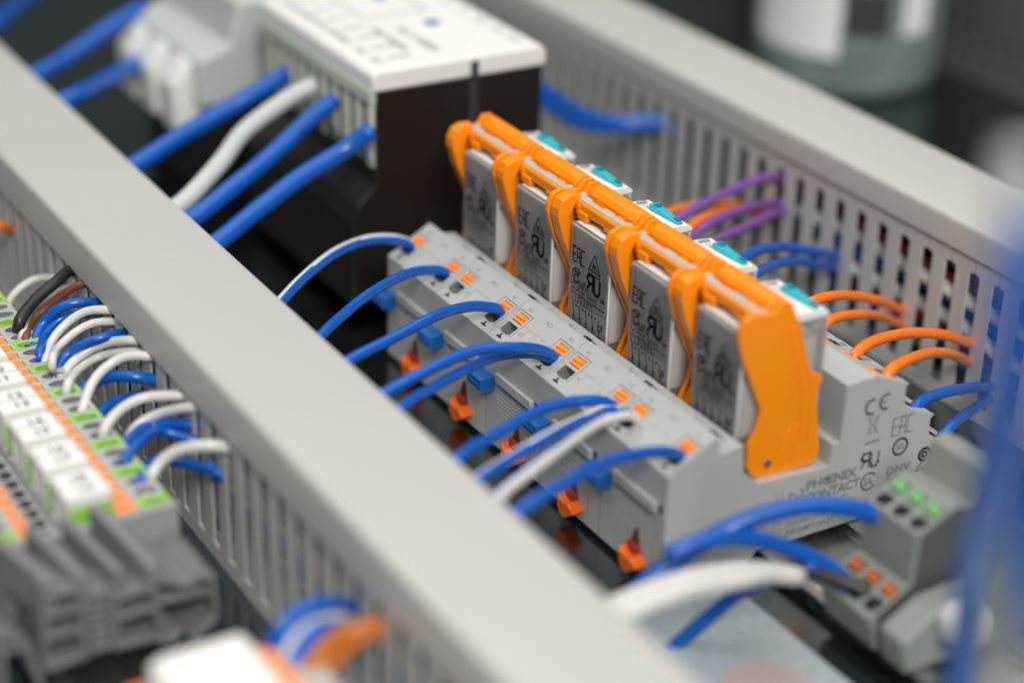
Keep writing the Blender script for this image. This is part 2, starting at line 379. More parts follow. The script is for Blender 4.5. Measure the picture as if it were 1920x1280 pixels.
def make_socket():
    r = thing('relay_socket', 'x', 'relay socket', (0, 0, 0), 'relay sockets in a row')
    W = 30.7; x1 = -0.15; x0 = x1 - W
    mb = MB().prism(SOCK, x0, x1, skip=(0, 1, 4, 12, 15, 18))
    U = (1, 0, 0)
    # front wall with slits, a bar and fine ribs
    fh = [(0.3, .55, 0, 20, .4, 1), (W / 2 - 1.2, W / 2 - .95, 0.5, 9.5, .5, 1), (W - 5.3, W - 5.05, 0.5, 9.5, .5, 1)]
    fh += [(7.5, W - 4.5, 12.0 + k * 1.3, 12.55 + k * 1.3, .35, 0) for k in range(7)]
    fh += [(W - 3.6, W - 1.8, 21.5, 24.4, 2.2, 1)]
    mb.panel((x0, -8.7, 2), U, (0, 0, 1), W, 33.9, fh)
    # sloped front terminal face: opening, test slot and button well at each end
    L = math.hypot(14.7, 8.2); hs = []
    for c in (4.35, W - 4.35):
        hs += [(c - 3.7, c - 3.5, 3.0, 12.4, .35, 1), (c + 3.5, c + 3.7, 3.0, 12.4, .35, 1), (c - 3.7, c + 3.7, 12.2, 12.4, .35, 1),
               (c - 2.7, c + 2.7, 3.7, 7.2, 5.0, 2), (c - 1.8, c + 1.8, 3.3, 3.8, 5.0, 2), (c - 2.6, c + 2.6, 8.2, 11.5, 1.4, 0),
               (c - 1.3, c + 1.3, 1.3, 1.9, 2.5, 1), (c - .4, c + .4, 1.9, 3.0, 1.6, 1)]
    mb.panel((x0, -8.7, 35.9), U, (0, 14.7, 8.2), W, L, hs)
    # recessed strip along the relays
    mb.panel((x0, 7.1, 38.1), U, (0, 7.5, 1.1), W, math.hypot(7.5, 1.1), [(19.0, 23.0, 4.6, 5.9, 2, 1), (20.4, 21.6, 3.9, 4.6, 1.2, 1), (23.0, 25.6, 5.2, 5.5, .8, 1), (2.2, 3.0, 1.0, 3.4, 1.5, 1)])
    # rear terminal steps
    mb.panel((x0, 57.7, 49.0), U, (0, 12.1, -5.0), W, math.hypot(12.1, 5), rear_holes(3, W, math.hypot(12.1, 5)))
    mb.panel((x0, 68.7, 36.7), U, (0, 12, -5.1), W, math.hypot(12, 5.1), rear_holes(3, W, math.hypot(12, 5.1)))
    mb.panel((x0, 79.4, 24.4), U, (0, 11.9, -5.1), W, math.hypot(11.9, 5.1), rear_holes(3, W, math.hypot(11.9, 5.1)))
    mb.build('housing', ['housing', 'dark', 'housing_dark'], r, bevel=0.16, seg=2)  # holes take darker materials, shade painted into the recesses
    # thumb lug reaching over the strip
    lug = [(x0 + 3.4, 6.2)] + [(x0 + 11 + 6.6 * math.cos(math.radians(a)), 6.8 + 4.6 * math.sin(math.radians(a))) for a in range(165, 14, -15)] + [(x0 + 18.6, 6.2)]
    MB().prism([(p[0], p[1]) for p in lug], 39.2, 42.2, axis=2).build('thumb_lug', 'housing', r, bevel=0.3)
    # name bar on the front wall
    MB().box(x0 + 7.0, x0 + W - 3.9, -9.9, -8.6, 23.6, 26.6).build('label_bar', 'housing', r, bevel=0.3)
    # orange push buttons: slanted blocks with a moulded zig-zag slot
    u = Vector((1, 0, 0)); v = Vector((0, 14.7, 8.2)).normalized(); n = u.cross(v)
    bt = MB(); 
    def slab(mb, a0, a1, b0, b1, d0, d1):
        q = [u * a + v * b + n * d for a in (a0, a1) for b in (b0, b1) for d in (d0, d1)]
        mb.add(q, [(0, 1, 3, 2), (4, 6, 7, 5), (0, 4, 5, 1), (2, 3, 7, 6), (0, 2, 6, 4), (1, 5, 7, 3)])
    slab(bt, -2.45, 2.45, -1.5, 1.5, -2.5, -.5)
    for a0, a1, b0, b1 in ((-2.4, -.9, -.1, 1.4), (-.75, 1.0, -.1, 1.4), (1.15, 2.4, .1, 1.4), (-2.4, -1.2, -1.4, -.35), (-1.05, .75, -1.4, -.35), (.9, 2.4, -1.4, -.2)):
        slab(bt, a0, a1, b0, b1, -.6, .25)
    me = bt.mesh('push_button', 'orange_button', bevel=0.14, seg=1)
    for c in (4.35, W - 4.35):
        o = bpy.data.objects.new('push_button', me); col.objects.link(o); o.parent = r
        p = Vector((x0 + c, -8.7, 35.9)) + v * 9.85; o.location = p * S
    # rear buttons
    for (y, z, dy, dz, fr, nm) in ((57.7, 49, 12.1, -5, .23, 'orange_button'), (68.7, 36.7, 12, -5.1, .23, 'orange_button'), (79.4, 24.4, 11.9, -5.1, .23, 'orange_button')):
        h = math.hypot(dy, dz); vv = Vector((0, dy, dz)) / h; nn = u.cross(vv)
        rb = MB(); q = [u * a + vv * b + nn * d for a in (-2.0, 2.0) for b in (-1.05, 1.05) for d in (-1.0, .3)]
        rb.add(q, [(0, 1, 3, 2), (4, 6, 7, 5), (0, 4, 5, 1), (2, 3, 7, 6), (0, 2, 6, 4), (1, 5, 7, 3)])
        me2 = rb.mesh('push_button', nm, bevel=0.2, seg=1)
        for i in range(3):
            o = bpy.data.objects.new('push_button', me2); col.objects.link(o); o.parent = r
            o.location = (Vector((x0 + W * (i + .5) / 3, y, z)) + vv * h * fr) * S
    # blue clip on the front wall
    cb = MB(); q0 = [(-34.2, 19.2), (-25.4, 19.2), (-25.4, 25.0), (-34.2, 25.0)]
    ys = (-8.8, -12.6, -13.6); rings = []
    for y, k in zip(ys, (0, 0.2, 1.0)):
        rings += [(-34.2 + k * .6, y, 19.6 + k), (-25.4 - k * .6, y, 19.6 + k), (-25.4 - k * .6, y, 24.4 - k * .6), (-34.2 + k * .6, y, 24.4 - k * .6)]
    fs = [(0, 1, 2, 3), (8, 11, 10, 9)] + [(a + i, a + (i + 1) % 4, a + 4 + (i + 1) % 4, a + 4 + i) for a in (0, 4) for i in range(4)]
    cb.add(rings, fs); cb.box(-32.5, -27, -13.9, -13.0, 21.2, 22.6)
    cb.build('clip', 'blueclip', r, bevel=0.25)
    # orange foot that unlatches the socket from the rail
    ft = MB()
    foot = [(-14.9, 8.8), (-15.1, 4.8), (-14.1, 2.7), (-12.6, 2.0), (-10.8, 2.3), (-9.6, 3.6), (-7.0, 5.0), (-6.6, 6.2), (-8.8, 6.6), (-9.6, 7.8), (-11.2, 6.9), (-13.8, 7.1)]
    ft.prism(foot, -12.6, -8.5, axis=1)
    ft.build('release_foot', 'orange_foot', r, bevel=1.0, seg=3)
    MB().prism([(-14.8, 6.4), (-9.8, 6.4), (-10.2, 9.6), (-14.4, 10.2)], -10.2, -8.4, axis=1).build('foot_recess', 'red', r, bevel=.2)
    MB().prism([(-14.0, 9.5), (-10.6, 9.3), (-11.6, 14.0), (-12.6, 14.4)], -9.3, -8.4, axis=1).build('spring_tip', 'coil', r, bevel=0.1)
    # print on the sloped face
    pm = MB(); fr = (Vector((x0, -8.7, 35.9)) + n * 0.05, u, v)
    strokes(pm, fr, [[(11.0, 4.6), (11.0, 8.6), (15.4, 8.6)], [(19.7, 4.6), (19.7, 8.6), (17, 8.6)], [(8.3, 8.6), (9.5, 8.6)], [(21.2, 8.6), (22.5, 8.6)]], 0.13)
    letters(pm, fr, 'A2', 3.2, 13.4, 1.3); letters(pm, fr, 'A1', W - 5.6, 13.4, 1.3); letters(pm, fr, 'RC2', 13.2, 13.0, 1.3)
    letters(pm, fr, 'A2', 8.9, 5.6, 1.1); letters(pm, fr, 'A1', 20.3, 5.6, 1.1)
    pm.build('marking', 'print_grey', r)
    return r
sock = make_socket()

# ------------------------------------------------------------------ relays
def make_relay():
    r = thing('relay', 'x', 'relay', (0, 0, 0), 'plug-in relays')
    x0, x1, y0, y1, z0, z1 = -26.0, -5.0, 15.5, 43.2, 26.8, 68.6
    # clear cover
    cv = MB().box(x0, x1, y0, y1, z0, z1)
    cv.build('cover', 'clear', r, bevel=0.9, seg=3)
    # works seen through the cover
    MB().box(x0 + 1.6, x1 - 1.6, y0 + 2.6, y1 - 3, 28, 33).build('contact_base', 'housing_dark', r, bevel=.4)
    MB().box(x0 + 1.5, x1 - 4.2, y0 + 2.4, y0 + 4.0, 34, 63).build('front_frame', 'relay_frame', r, bevel=.5)
    MB().box(x0 + 4.5, x0 + 15.8, y0 + 1.75, y0 + 2.6, 45.5, 51.0).build('contact_block', 'works_dark', r, bevel=.5)
    MB().box(x0 + 7.5, x0 + 16.2, y0 + 1.7, y0 + 2.6, 51.4, 57.5).build('contact_block', 'works_dark', r, bevel=.5)
    MB().box(x1 - 3.6, x1 - 1.15, y0 + 1.6, y0 + 9.5, 37.5, 55).build('bobbin_block', 'bobbin', r, bevel=.35)
    MB().box(x1 - 3.8, x1 - 1.3, y0 + 1.8, y0 + 11.5, 28.5, 37.2).build('coil_former', 'coil', r, bevel=.35)
    cl = MB().cyl((x0 + 9, y0 + 14, 34), 6.5, 26, 24); cl.build('coil', 'coil', r, smooth=False)
    MB().box(x0 + 2.2, x1 - 2.4, y0 + 3, y1 - 6, 63.4, 65.0).build('yoke', 'bobbin', r, bevel=.2)
    MB().box(x0 + 1.2, x1 - 1.2, y0 + 1.15, y0 + 1.6, 59.5, 66.4).build('added_upper_plate', 'bobbin', r, bevel=.15, seg=1)  # white plate added to lighten the top of the relay face
    MB().box(x0 + 1.2, x0 + 3.6, y0 + 1.15, y0 + 1.6, 45.0, 59.2).build('side_plate', 'bobbin', r, bevel=.15, seg=1)
    for i in range(4):
        xx = x0 + 3.4 + i * 3.4
        MB().box(xx, xx + 1.1, y0 + 1.2, y0 + 1.6, 45, 55 - (i % 2) * 4).build('contact_spring', 'metal_in', r, bevel=.15)
    MB().box(x0 + 1.8, x1 - 1.8, y1 - 10.5, y1 - 2, 34, 62).build('frame', 'bobbin', r, bevel=.4)
    # white type label on the top and rear cap with test lever
    MB().box(x0 + 1.3, x1 - 1.3, y0 + 1.2, y0 + 14, z1 + .02, z1 + .14).build('top_label', 'labelpaper', r)
    cap = MB().prism([(y1 - 11, z1 - .6), (y1 + .2, z1 - .6), (y1 + .2, z1 + .4), (y1 - 1.5, z1 + 1.8), (y1 - 11, z1 + 2.6)], x0 + .3, x1 - .3)
    cap.build('rear_cap', 'labelpaper', r, bevel=.4)
    lv = MB().add([(x0 + 7.4, y1 - 6.2, z1 + 2.2), (x1 - .6, y1 - 5.2, z1 + 1.9), (x1 - .6, y1 - 3.1, z1 + 1.7), (x0 + 7.4, y1 - 2.9, z1 + 1.8),
                   (x0 + 7.4, y1 - 6.2, z1 + 4.2), (x1 - .6, y1 - 5.2, z1 + 3.0), (x1 - .6, y1 - 3.1, z1 + 2.9), (x0 + 7.4, y1 - 2.9, z1 + 4.0)],
                  [(0, 3, 2, 1), (4, 5, 6, 7), (0, 1, 5, 4), (1, 2, 6, 5), (2, 3, 7, 6), (3, 0, 4, 7)])
    lv = lv.build('test_lever', 'teal', r, bevel=.45)
    MB().cyl((x0 + 9.6, y1 - 4.5, z1 + 3.25), 1.15, 0.9, 16).build('lever_hole', 'teal_dark', lv)
    MB().box(x1 - 3.4, x1 - .9, y1 - 4.9, y1 - 3.6, z1 + 2.6, z1 + 3.45).build('lever_tip', 'teal_dark', lv, bevel=.2)
    # whitish strips along the cover edges: the light they catch, painted in
    yy = y0 + .12
    for (a0, a1, b0, b1) in ((x0 + .15, x0 + 1.0, 27.2, z1 - .5), (x1 - 1.0, x1 - .15, 27.2, z1 - .5), (x0 + 1.05, x1 - 1.05, z1 - 1.5, z1 - .5)):
        MB().box(a0, a1, yy, yy + .7, b0, b1).build('cover_rim_light', 'edge', r, bevel=.2, seg=1)
    MB().box(x1 - .75, x1 - .12, y1 - 1.1, y1 - .2, 27.2, z1 - .9).build('cover_rim_light', 'edge', r, bevel=.2, seg=1)
    # print on the front of the cover
    pm = MB(); fr = ((x0, y0 - .06, 0), (1, 0, 0), (0, 0, 1))
    strokes(pm, fr, eac(1.9, 57.2, 4.6, .33), .52)
    strokes(pm, fr, [circ(4.2, 53.2, 2.1, 35, 325), [(3.3, 54.4), (3.3, 52.0)], [(3.3, 54.3), (4.6, 54.3), (4.6, 53.3), (3.5, 53.2)], [(4.9, 51.9), (5.4, 54.5)]], .5)
    strokes(pm, fr, [circ(7.2, 51.6, .35, n=8)], .15)
    strokes(pm, fr, [[(10.4, 57.8), (16.2, 57.8), (13.3, 62.9), (10.4, 57.8)], [(10.4, 56.6), (16.2, 56.6)], [(10.4, 57.6), (10.4, 56.6)], [(16.2, 57.6), (16.2, 56.6)], [(12.1, 58.6), (12.7, 60.4), (13.2, 58.6)], [(13.4, 58.6), (13.4, 60.0), (14.0, 59.3)], [(14.4, 58.6), (14.9, 58.6)]], .4)
    strokes(pm, fr, ru(10.0, 51.6, 4.6), 1.0)
    letters(pm, fr, 'c', 7.9, 51.6, 1.7, bold=.03); letters(pm, fr, 'us', 17.0, 50.2, 1.7, bold=.03)
    letters(pm, fr, '14A 250V AC', 2.0, 50.0, 1.25, .92, bold=.02); letters(pm, fr, '6A 24V DC  CLASS F', 2.0, 48.4, 1.2, .88, bold=.02)
    strokes(pm, fr, [[(1.6, 47.6), (19.4, 47.6)]], .3)
    letters(pm, fr, '11 12 14 21 22 24 31', 1.9, 46.2, 1.15, .8, bold=.02); letters(pm, fr, '32 34 41 42 44 A1 A2', 1.9, 44.8, 1.15, .8, bold=.02)
    for i in range(4):
        x = 3.0 + i * 3.4
        strokes(pm, fr, [[(x, 43.8), (x + .55, 40.8)], circ(x, 44.0, .2, n=6), circ(x + 1.7, 43.8, .2, n=6), circ(x + .6, 40.6, .2, n=6), [(x + .2, 40.0), (x + .9, 40.0)], [(x + .2, 39.2), (x + .9, 39.2)], [(x + .2, 38.4), (x + .9, 38.4)]], .42)
    strokes(pm, fr, [[(16.6, 43.8), (16.6, 42.4), (17.8, 42.4), (17.8, 41.0), (16.6, 41.0), (16.6, 42.4)], [(17.2, 40.6), (17.2, 39.4)], [(18.5, 43.2), (18.5, 41.0)], [(16.4, 38.8), (18.5, 38.8)]], .42)
    pm.build('marking', 'print', r)
    # pale printed field behind the wiring diagram, on the inside of the cover
    MB().box(x0 + 1.2, x1 - 1.4, y0 + 1.0, y0 + 1.1, 34.5, 44.6).build('diagram_field', 'labelpaper', r)
    tm = MB(); ft = ((x0 + 1.5, y0 + 1.4, z1 + .2), (1, 0, 0), (0, 1, 0))
    letters(tm, ft, '2xA', 1.2, 1.4, 1.5, .9); letters(tm, ft, '4/6 x 6A', 8.6, 4.6, 1.7, .9); letters(tm, ft, '250V AC', 8.6, 1.8, 1.7, .9)
    fb = ((x0 + 1.5, y1 - 8.0, z1 + 2.75), (1, 0, 0), (0, 1, -.05))
    strokes(tm, fb, [[(.8, 1.0), (.8, 4.4)], [(1.6, 1.0), (1.6, 4.4)]], .6); letters(tm, fb, '24', 3.0, 1.4, 1.9)
    tm.build('top_marking', 'print_grey', r)
    return r
relay = make_relay()

# ------------------------------------------------------------------ retaining brackets
ARM = [(16.4, 75.4), (13.6, 74.2), (12.3, 71.6), (12.2, 69.2), (14.2, 62.4), (18.2, 53.6), (21.2, 47.2), (21.4, 44.6), (20.4, 40.8), (18.3, 36.6), (18.4, 30.4), (19.8, 27.6), (23.0, 25.6), (40.4, 25.4), (42.2, 26.6), (42.7, 29.4),
       (40.0, 44.6), (39.8, 49.6), (41.4, 51.0), (40.6, 52.4), (37.0, 54.0), (35.0, 58.8), (32.0, 66.8), (28.8, 75.6), (27.6, 76.8), (24.6, 76.8), (22.8, 74.2)]
def make_bracket():
    r = thing('retaining_bracket', 'x', 'bracket', (0, 0, 0), 'orange retaining brackets')
    MB().prism(ARM, -4.2, -2.6).build('arm', 'orange', r, bevel=.25)
    # ribs on the outer plate
    for q in ([(30.4, 71), (31.2, 71), (38.0, 49), (38.8, 33), (38.0, 33), (37.2, 49)], [(27.4, 71), (28.0, 71), (34.8, 49), (35.6, 35), (35.0, 35), (34.2, 49)],
              [(29.8, 28), (30.6, 28), (31.8, 39), (31.0, 39)], [(33.2, 28), (34.0, 28), (34.6, 39), (33.8, 39)]):
        MB().prism(q, -2.8, -2.28).build('rib', 'orange', r, bevel=.12, seg=1)
    MB().cyl((-2.7, 25.0, 29.9), 1.15, .4, 18, axis=0).build('pivot_pin', 'steel', r)
    # broad arm at the other side: thick front edge, thinner web
    ed = ARM[:11] + [(20.2, 30.4), (20.2, 36.8), (22.6, 41.0), (23.6, 44.8), (23.2, 48.0), (20.4, 54.6), (17.0, 62.8), (16.2, 68.6), (18.0, 72.6), (20.0, 75.2)]
    MB().prism(ed, -32.3, -28.0).build('arm', 'orange', r, bevel=.3, seg=2)
    MB().prism(ARM[10:] + [(18.2, 73), (16.6, 68.6), (17.2, 63), (20.6, 54.8), (23.4, 48.0), (23.8, 44.8), (22.8, 41.0), (20.4, 36.8)], -32.2, -30.9).build('web', 'orange', r, bevel=.2)
    # front rail over the relay, with hanging tabs
    MB().prism([(18.0, 70.9), (18.0, 73.4), (18.5, 74.0), (20.2, 74.0), (20.2, 70.9)], -30.9, -2.7).build('front_rail', 'orange', r, bevel=.2)
    MB().box(-26.4, -21.6, 17.4, 19.6, 69.0, 71.6).box(-27.6, -25.4, 17.7, 19.6, 69.9, 73.0).build('tab', 'orange', r, bevel=.4)
    MB().box(-13.2, -9.4, 17.8, 19.8, 70.0, 71.2).build('tab', 'orange', r, bevel=.3)
    # pale grey strip lying between the two rails, its edge notched
    zz = [(-31.0, 18.9), (-5.2, 18.9), (-4.4, 17.4), (-2.9, 17.2), (-2.9, 21.2), (-4.4, 21.6), (-5.6, 22.8), (-7.0, 21.2), (-12.6, 21.0), (-13.4, 21.9), (-17.6, 21.8), (-18.4, 20.8), (-24.0, 20.9), (-24.8, 21.8), (-28.6, 21.7), (-29.4, 22.8), (-31.0, 22.6)]
    MB().prism(zz, 73.2, 74.3, axis=2).build('marker_strip', 'strip_grey', r, bevel=.12, seg=1)
    MB().box(-30.9, -2.9, 20.2, 28.0, 71.2, 73.0).build('cross_web', 'orange', r, bevel=.2)
    MB().prism([(-13.4, 21.6), (-9.0, 21.6), (-9.6, 22.7), (-12.8, 22.7)], 73.0, 73.9, axis=2).build('notch_tooth', 'orange', r)
    # raised rear rail
    MB().prism([(22.9, 72.8), (22.9, 74.6), (24.0, 76.0), (25.4, 76.9), (27.8, 76.7), (28.8, 75.2), (29.6, 70.5), (27.6, 70.5)], -28.6, -5.2).build('rear_rail', 'orange', r, bevel=.3)
    MB().prism([(23.4, 72.8), (24.6, 75.2), (27.6, 75.2), (28.6, 71)], -31.4, -28.4).build('rail_joint', 'orange', r, bevel=.2)
    return r
brk = make_bracket()

index_children()
place = ['at the far end of the row', 'second from the far end of the row', 'in the middle of the row', 'second from the near end of the row', 'at the near end of the row']
socks = []
for k in range(5):
    for src, lab in ((sock, 'grey relay socket %s'), (relay, 'clear relay with teal lever %s'), (brk, 'orange retaining bracket clasping the relay %s')):
        o = src if k == 0 else copy_tree(src)
        o.location = (-31 * k * S, 0, 0)
        if k and src is not sock:
            o.location = ((-31 * k + random.uniform(-.18, .18)) * S, random.uniform(-.15, .15) * S, random.uniform(-.12, .1) * S); o.rotation_euler = (0, 0, random.uniform(-.004, .004))
        o['label'] = lab % place[4 - k]
    if k == 0: pass
# writing on the outer side of the nearest socket
sock['label'] = 'grey relay socket at the near end of the row, its side printed with approval marks'
brk['label'] = 'orange retaining bracket at the near end, its whole outer plate showing'
mk = MB(); fr = ((0, 0, 0), (0, 1, 0), (0, 0, 1)); fr = ((-0.09, 0, 0), (0, 1, 0), (0, 0, 1))
strokes(mk, fr, [circ(57.4, 39.9, 2.2, 70, 290), circ(62.3, 40.3, 2.2, 70, 290), [(60.2, 40.3), (62.2, 40.3)]], .62)
strokes(mk, fr, [[(57.0, 36.6), (60.0, 36.6)], [(57.2, 36.4), (57.6, 31.6), (59.4, 31.6), (59.8, 36.4)], [(56.0, 37.0), (60.8, 31.0)], [(60.9, 37.0), (56.2, 31.0)], [(58.0, 35.5), (59.0, 35.5)]], .26)
strokes(mk, fr, [[(56.6, 28.6), (61.2, 28.9)]], .75)
strokes(mk, fr, ru(56.0, 21.2, 4.2), .95)
strokes(mk, fr, [circ(59.3, 16.2, 2.6, 35, 325)], .55); letters(mk, fr, 'SA', 57.5, 15.0, 2.5, .8, bold=.03)
strokes(mk, fr, [circ(62.7, 16.6, .2, n=6)], .15)
strokes(mk, fr, eac(65.8, 28.6, 5.4, .34), .46)
strokes(mk, fr, [circ(69.4, 24.5, 2.5)], .75); letters(mk, fr, '50', 68.0, 23.4, 2.2, .9, bold=.02)
letters(mk, fr, 'DNV', 65.4, 16.2, 2.6, 1.12, bold=.01); letters(mk, fr, 'dnv.com/af', 65.6, 14.6, 1.05, 1.05)
strokes(mk, fr, [circ(78.8, 19.6, 1.9, -40, 290), circ(78.8, 19.6, .8, n=12), [(78.4, 17.6), (76.4, 14.8), (78.4, 15.2), (79.0, 14.6)]], .8)
letters(mk, fr, 'UK', 76.4, 11.2, 2.4, 1.0, bold=.015)
strokes(mk, fr, [[(31.8, 16.0), (31.8, 19.6), (33.2, 19.6)], [(35.6, 19.9), (36.2, 19.9), (36.2, 16.2), (35.0, 16.2)], [(31.8, 16.0), (33.2, 16.0)], [(33.4, 18.0), (34.8, 18.0)], [(34.1, 18.7), (34.1, 17.3)]], .62)
letters(mk, fr, 'PHŒNIX', 37.2, 19.3, 2.9, 1.1, bold=.05); letters(mk, fr, 'CONTACT', 37.2, 15.5, 2.9, .96, bold=.05)
letters(mk, fr, 'phoenixcontact.com', 37.2, 13.6, 1.25, 1.05)
letters(mk, fr, 'Ord.-No. 29 03 309', 31.6, 9.4, 1.6, 1.0, bold=.02); letters(mk, fr, 'RIF-2-BPT/4X21', 31.6, 6.6, 1.8, 1.0, bold=.02)
strokes(mk, fr, [[(29.4, 5.6), (29.4, 21.5)], [(27.4, 5.6), (27.4, 21.5)]], .22)
mk.build('marking', 'print_grey', sock)

# ------------------------------------------------------------------ terminal row beyond the near duct
TY = -146.4
def make_terminal(kind):
    main = 'housing'; gq = 2 if kind == 'g' else 0
    r = thing('terminal_block', 'x', 'terminal block', (0, TY, 0), 'slim terminal blocks in the row')
    w = 5.0
    half = [(8.6, 35.0), (23.4, 35.0), (23.4, 27.0), (19.0, 17.5), (16.5, 9.0)]
    prof = half + [(9.5, 8.2), (-9.5, 8.2), (-16.5, 9.0), (-19.0, 17.5), (-23.4, 27.0), (-23.4, 35.0), (-10.6, 35.0), (-10.6, 26.0), (-2.6, 26.0), (-2.6, 29.0), (8.6, 29.0)]
    skip = (0, 10)
    mb = MB().prism(prof, -w, 0, skip=skip)
    for a, b in ((8.6, 23.4), (-23.4, -10.6)):
        sgn = 1 if a > 0 else -1
        oa, ob = (15.4, 23.4) if sgn > 0 else (-23.4, -15.4)
        mb.ovalcell((-w, oa, 35.0), (1, 0, 0), (0, 1, 0), w, 8.0, 1.95, 3.0, 5.5, gq, 1 if kind == 'n' else 2)
        c0, c1 = (8.6, 15.4) if sgn > 0 else (-15.4, -10.6)
        mb.panel((-w, c0, 35.0), (1, 0, 0), (0, 1, 0), w, c1 - c0, [(.45, w - .45, .5, c1 - c0 - .5, 2.0, 0)])
    mb.build('body', [main, 'housing_dark', 'green'], r, bevel=.18, seg=1)
    for (c0, c1) in ((9.3, 14.7), (-14.7, -11.3)):
        b = MB().box(-w + .65, -.65, c0, c1, 32, 34.0)
        m_ = (c0 + c1) / 2
        b.box(-w + .65, -2.8, c0, m_ - .15, 33.9, 34.9).box(-2.4, -.65, c0, m_ + .3, 33.9, 34.8).box(-w + .65, -2.2, m_ + .3, c1, 33.9, 34.8).box(-1.9, -.65, m_ + .7, c1, 33.9, 34.9)
        b.build('push_button', 'orange_button', r, bevel=.15, seg=1)
    MB().box(-w + .9, -.9, -9.4, -3.6, 26.1, 26.6).build('bridge_shaft', 'dark', r)
    MB().box(-3.7, -1.3, -2.4, 8.4, 28.5, 38.3).build('centre_post', 'green' if kind == 'g' else main, r, bevel=.2, seg=1)
    return r
tg = make_terminal('g'); tn = make_terminal('n'); index_children()
X0 = -50.0; gi = 0; first = {'g': True, 'n': True}
ordn = ['nearest', 'second nearest', 'third nearest', 'fourth nearest', 'fifth nearest', 'sixth nearest', 'seventh nearest', 'eighth nearest', 'ninth nearest']
for i in range(27):
    k = 'g' if i % 3 == 0 else 'n'; src = tg if k == 'g' else tn
    o = src if first[k] else copy_tree(src); first[k] = False
    o.location = ((X0 - 5.35 * i) * S, TY * S, 0)
    g = i // 3
    if k == 'g': o['label'] = '%s green terminal block of the row' % ordn[g]
    elif i % 3 == 1: o['label'] = 'grey terminal block just behind the %s green one' % ordn[g]
    else: o['label'] = 'grey terminal block two behind the %s green one' % ordn[g]
nums = [('18', '19'), ('16', '17'), ('14', '15'), ('12', '13'), ('10', '11'), ('8', '9'), ('6', '7'), ('4', '5'), ('2', '3')]
for g in range(9):
    xr = X0 - 16.05 * g - 1.2
    t = thing('marker_tag', '%s white marker tag of the terminal row, printed %s and %s' % ((ordn[g],) + nums[g]), 'marker tag', (xr, TY, 38.45), 'white marker tags')
    mb = MB().prism([(-2.8, 0), (-2.8, 2.6), (-2.0, 3.2), (8.4, 3.2), (9.0, 2.4), (9.0, 0)], -12.6, -.6)
    mb.build('plate', 'marker', t, bevel=.3)
    for xx in (-11.5, -7.0, -2.4):
        MB().box(xx, xx + 1.4, -2.75, -1.2, -8.5, .1).build('prong', 'marker', t, bevel=.1, seg=1)
    MB().box(-6.8, -6.5, -2.3, 8.5, 3.16, 3.26).build('score_line', 'print_grey', t)
    pm = MB()
    letters(pm, ((-1.2 - .6, 1.5, 3.24), (0, 1, 0), (-1, 0, 0)), nums[g][1], -.6, .2, 3.2, 1.0, bold=.02)
    letters(pm, ((-7.4, 1.5, 3.24), (0, 1, 0), (-1, 0, 0)), nums[g][0], -.6, .2, 3.2, 1.0, bold=.02)
    pm.build('marking', 'print', t)
# end cover of the terminal row
ec = thing('end_cover', 'flat grey end cover closing the near end of the terminal row', 'end cover', (X0 + .15, TY, 0))
MB().prism([(-24, 35.4), (24, 35.4), (24, 26.6), (19.4, 17), (16.8, 8.6), (-16.8, 8.6), (-19.4, 17), (-24, 26.6)], 0.0, 2.5).build('plate', 'housing_dark2', ec, bevel=.35)

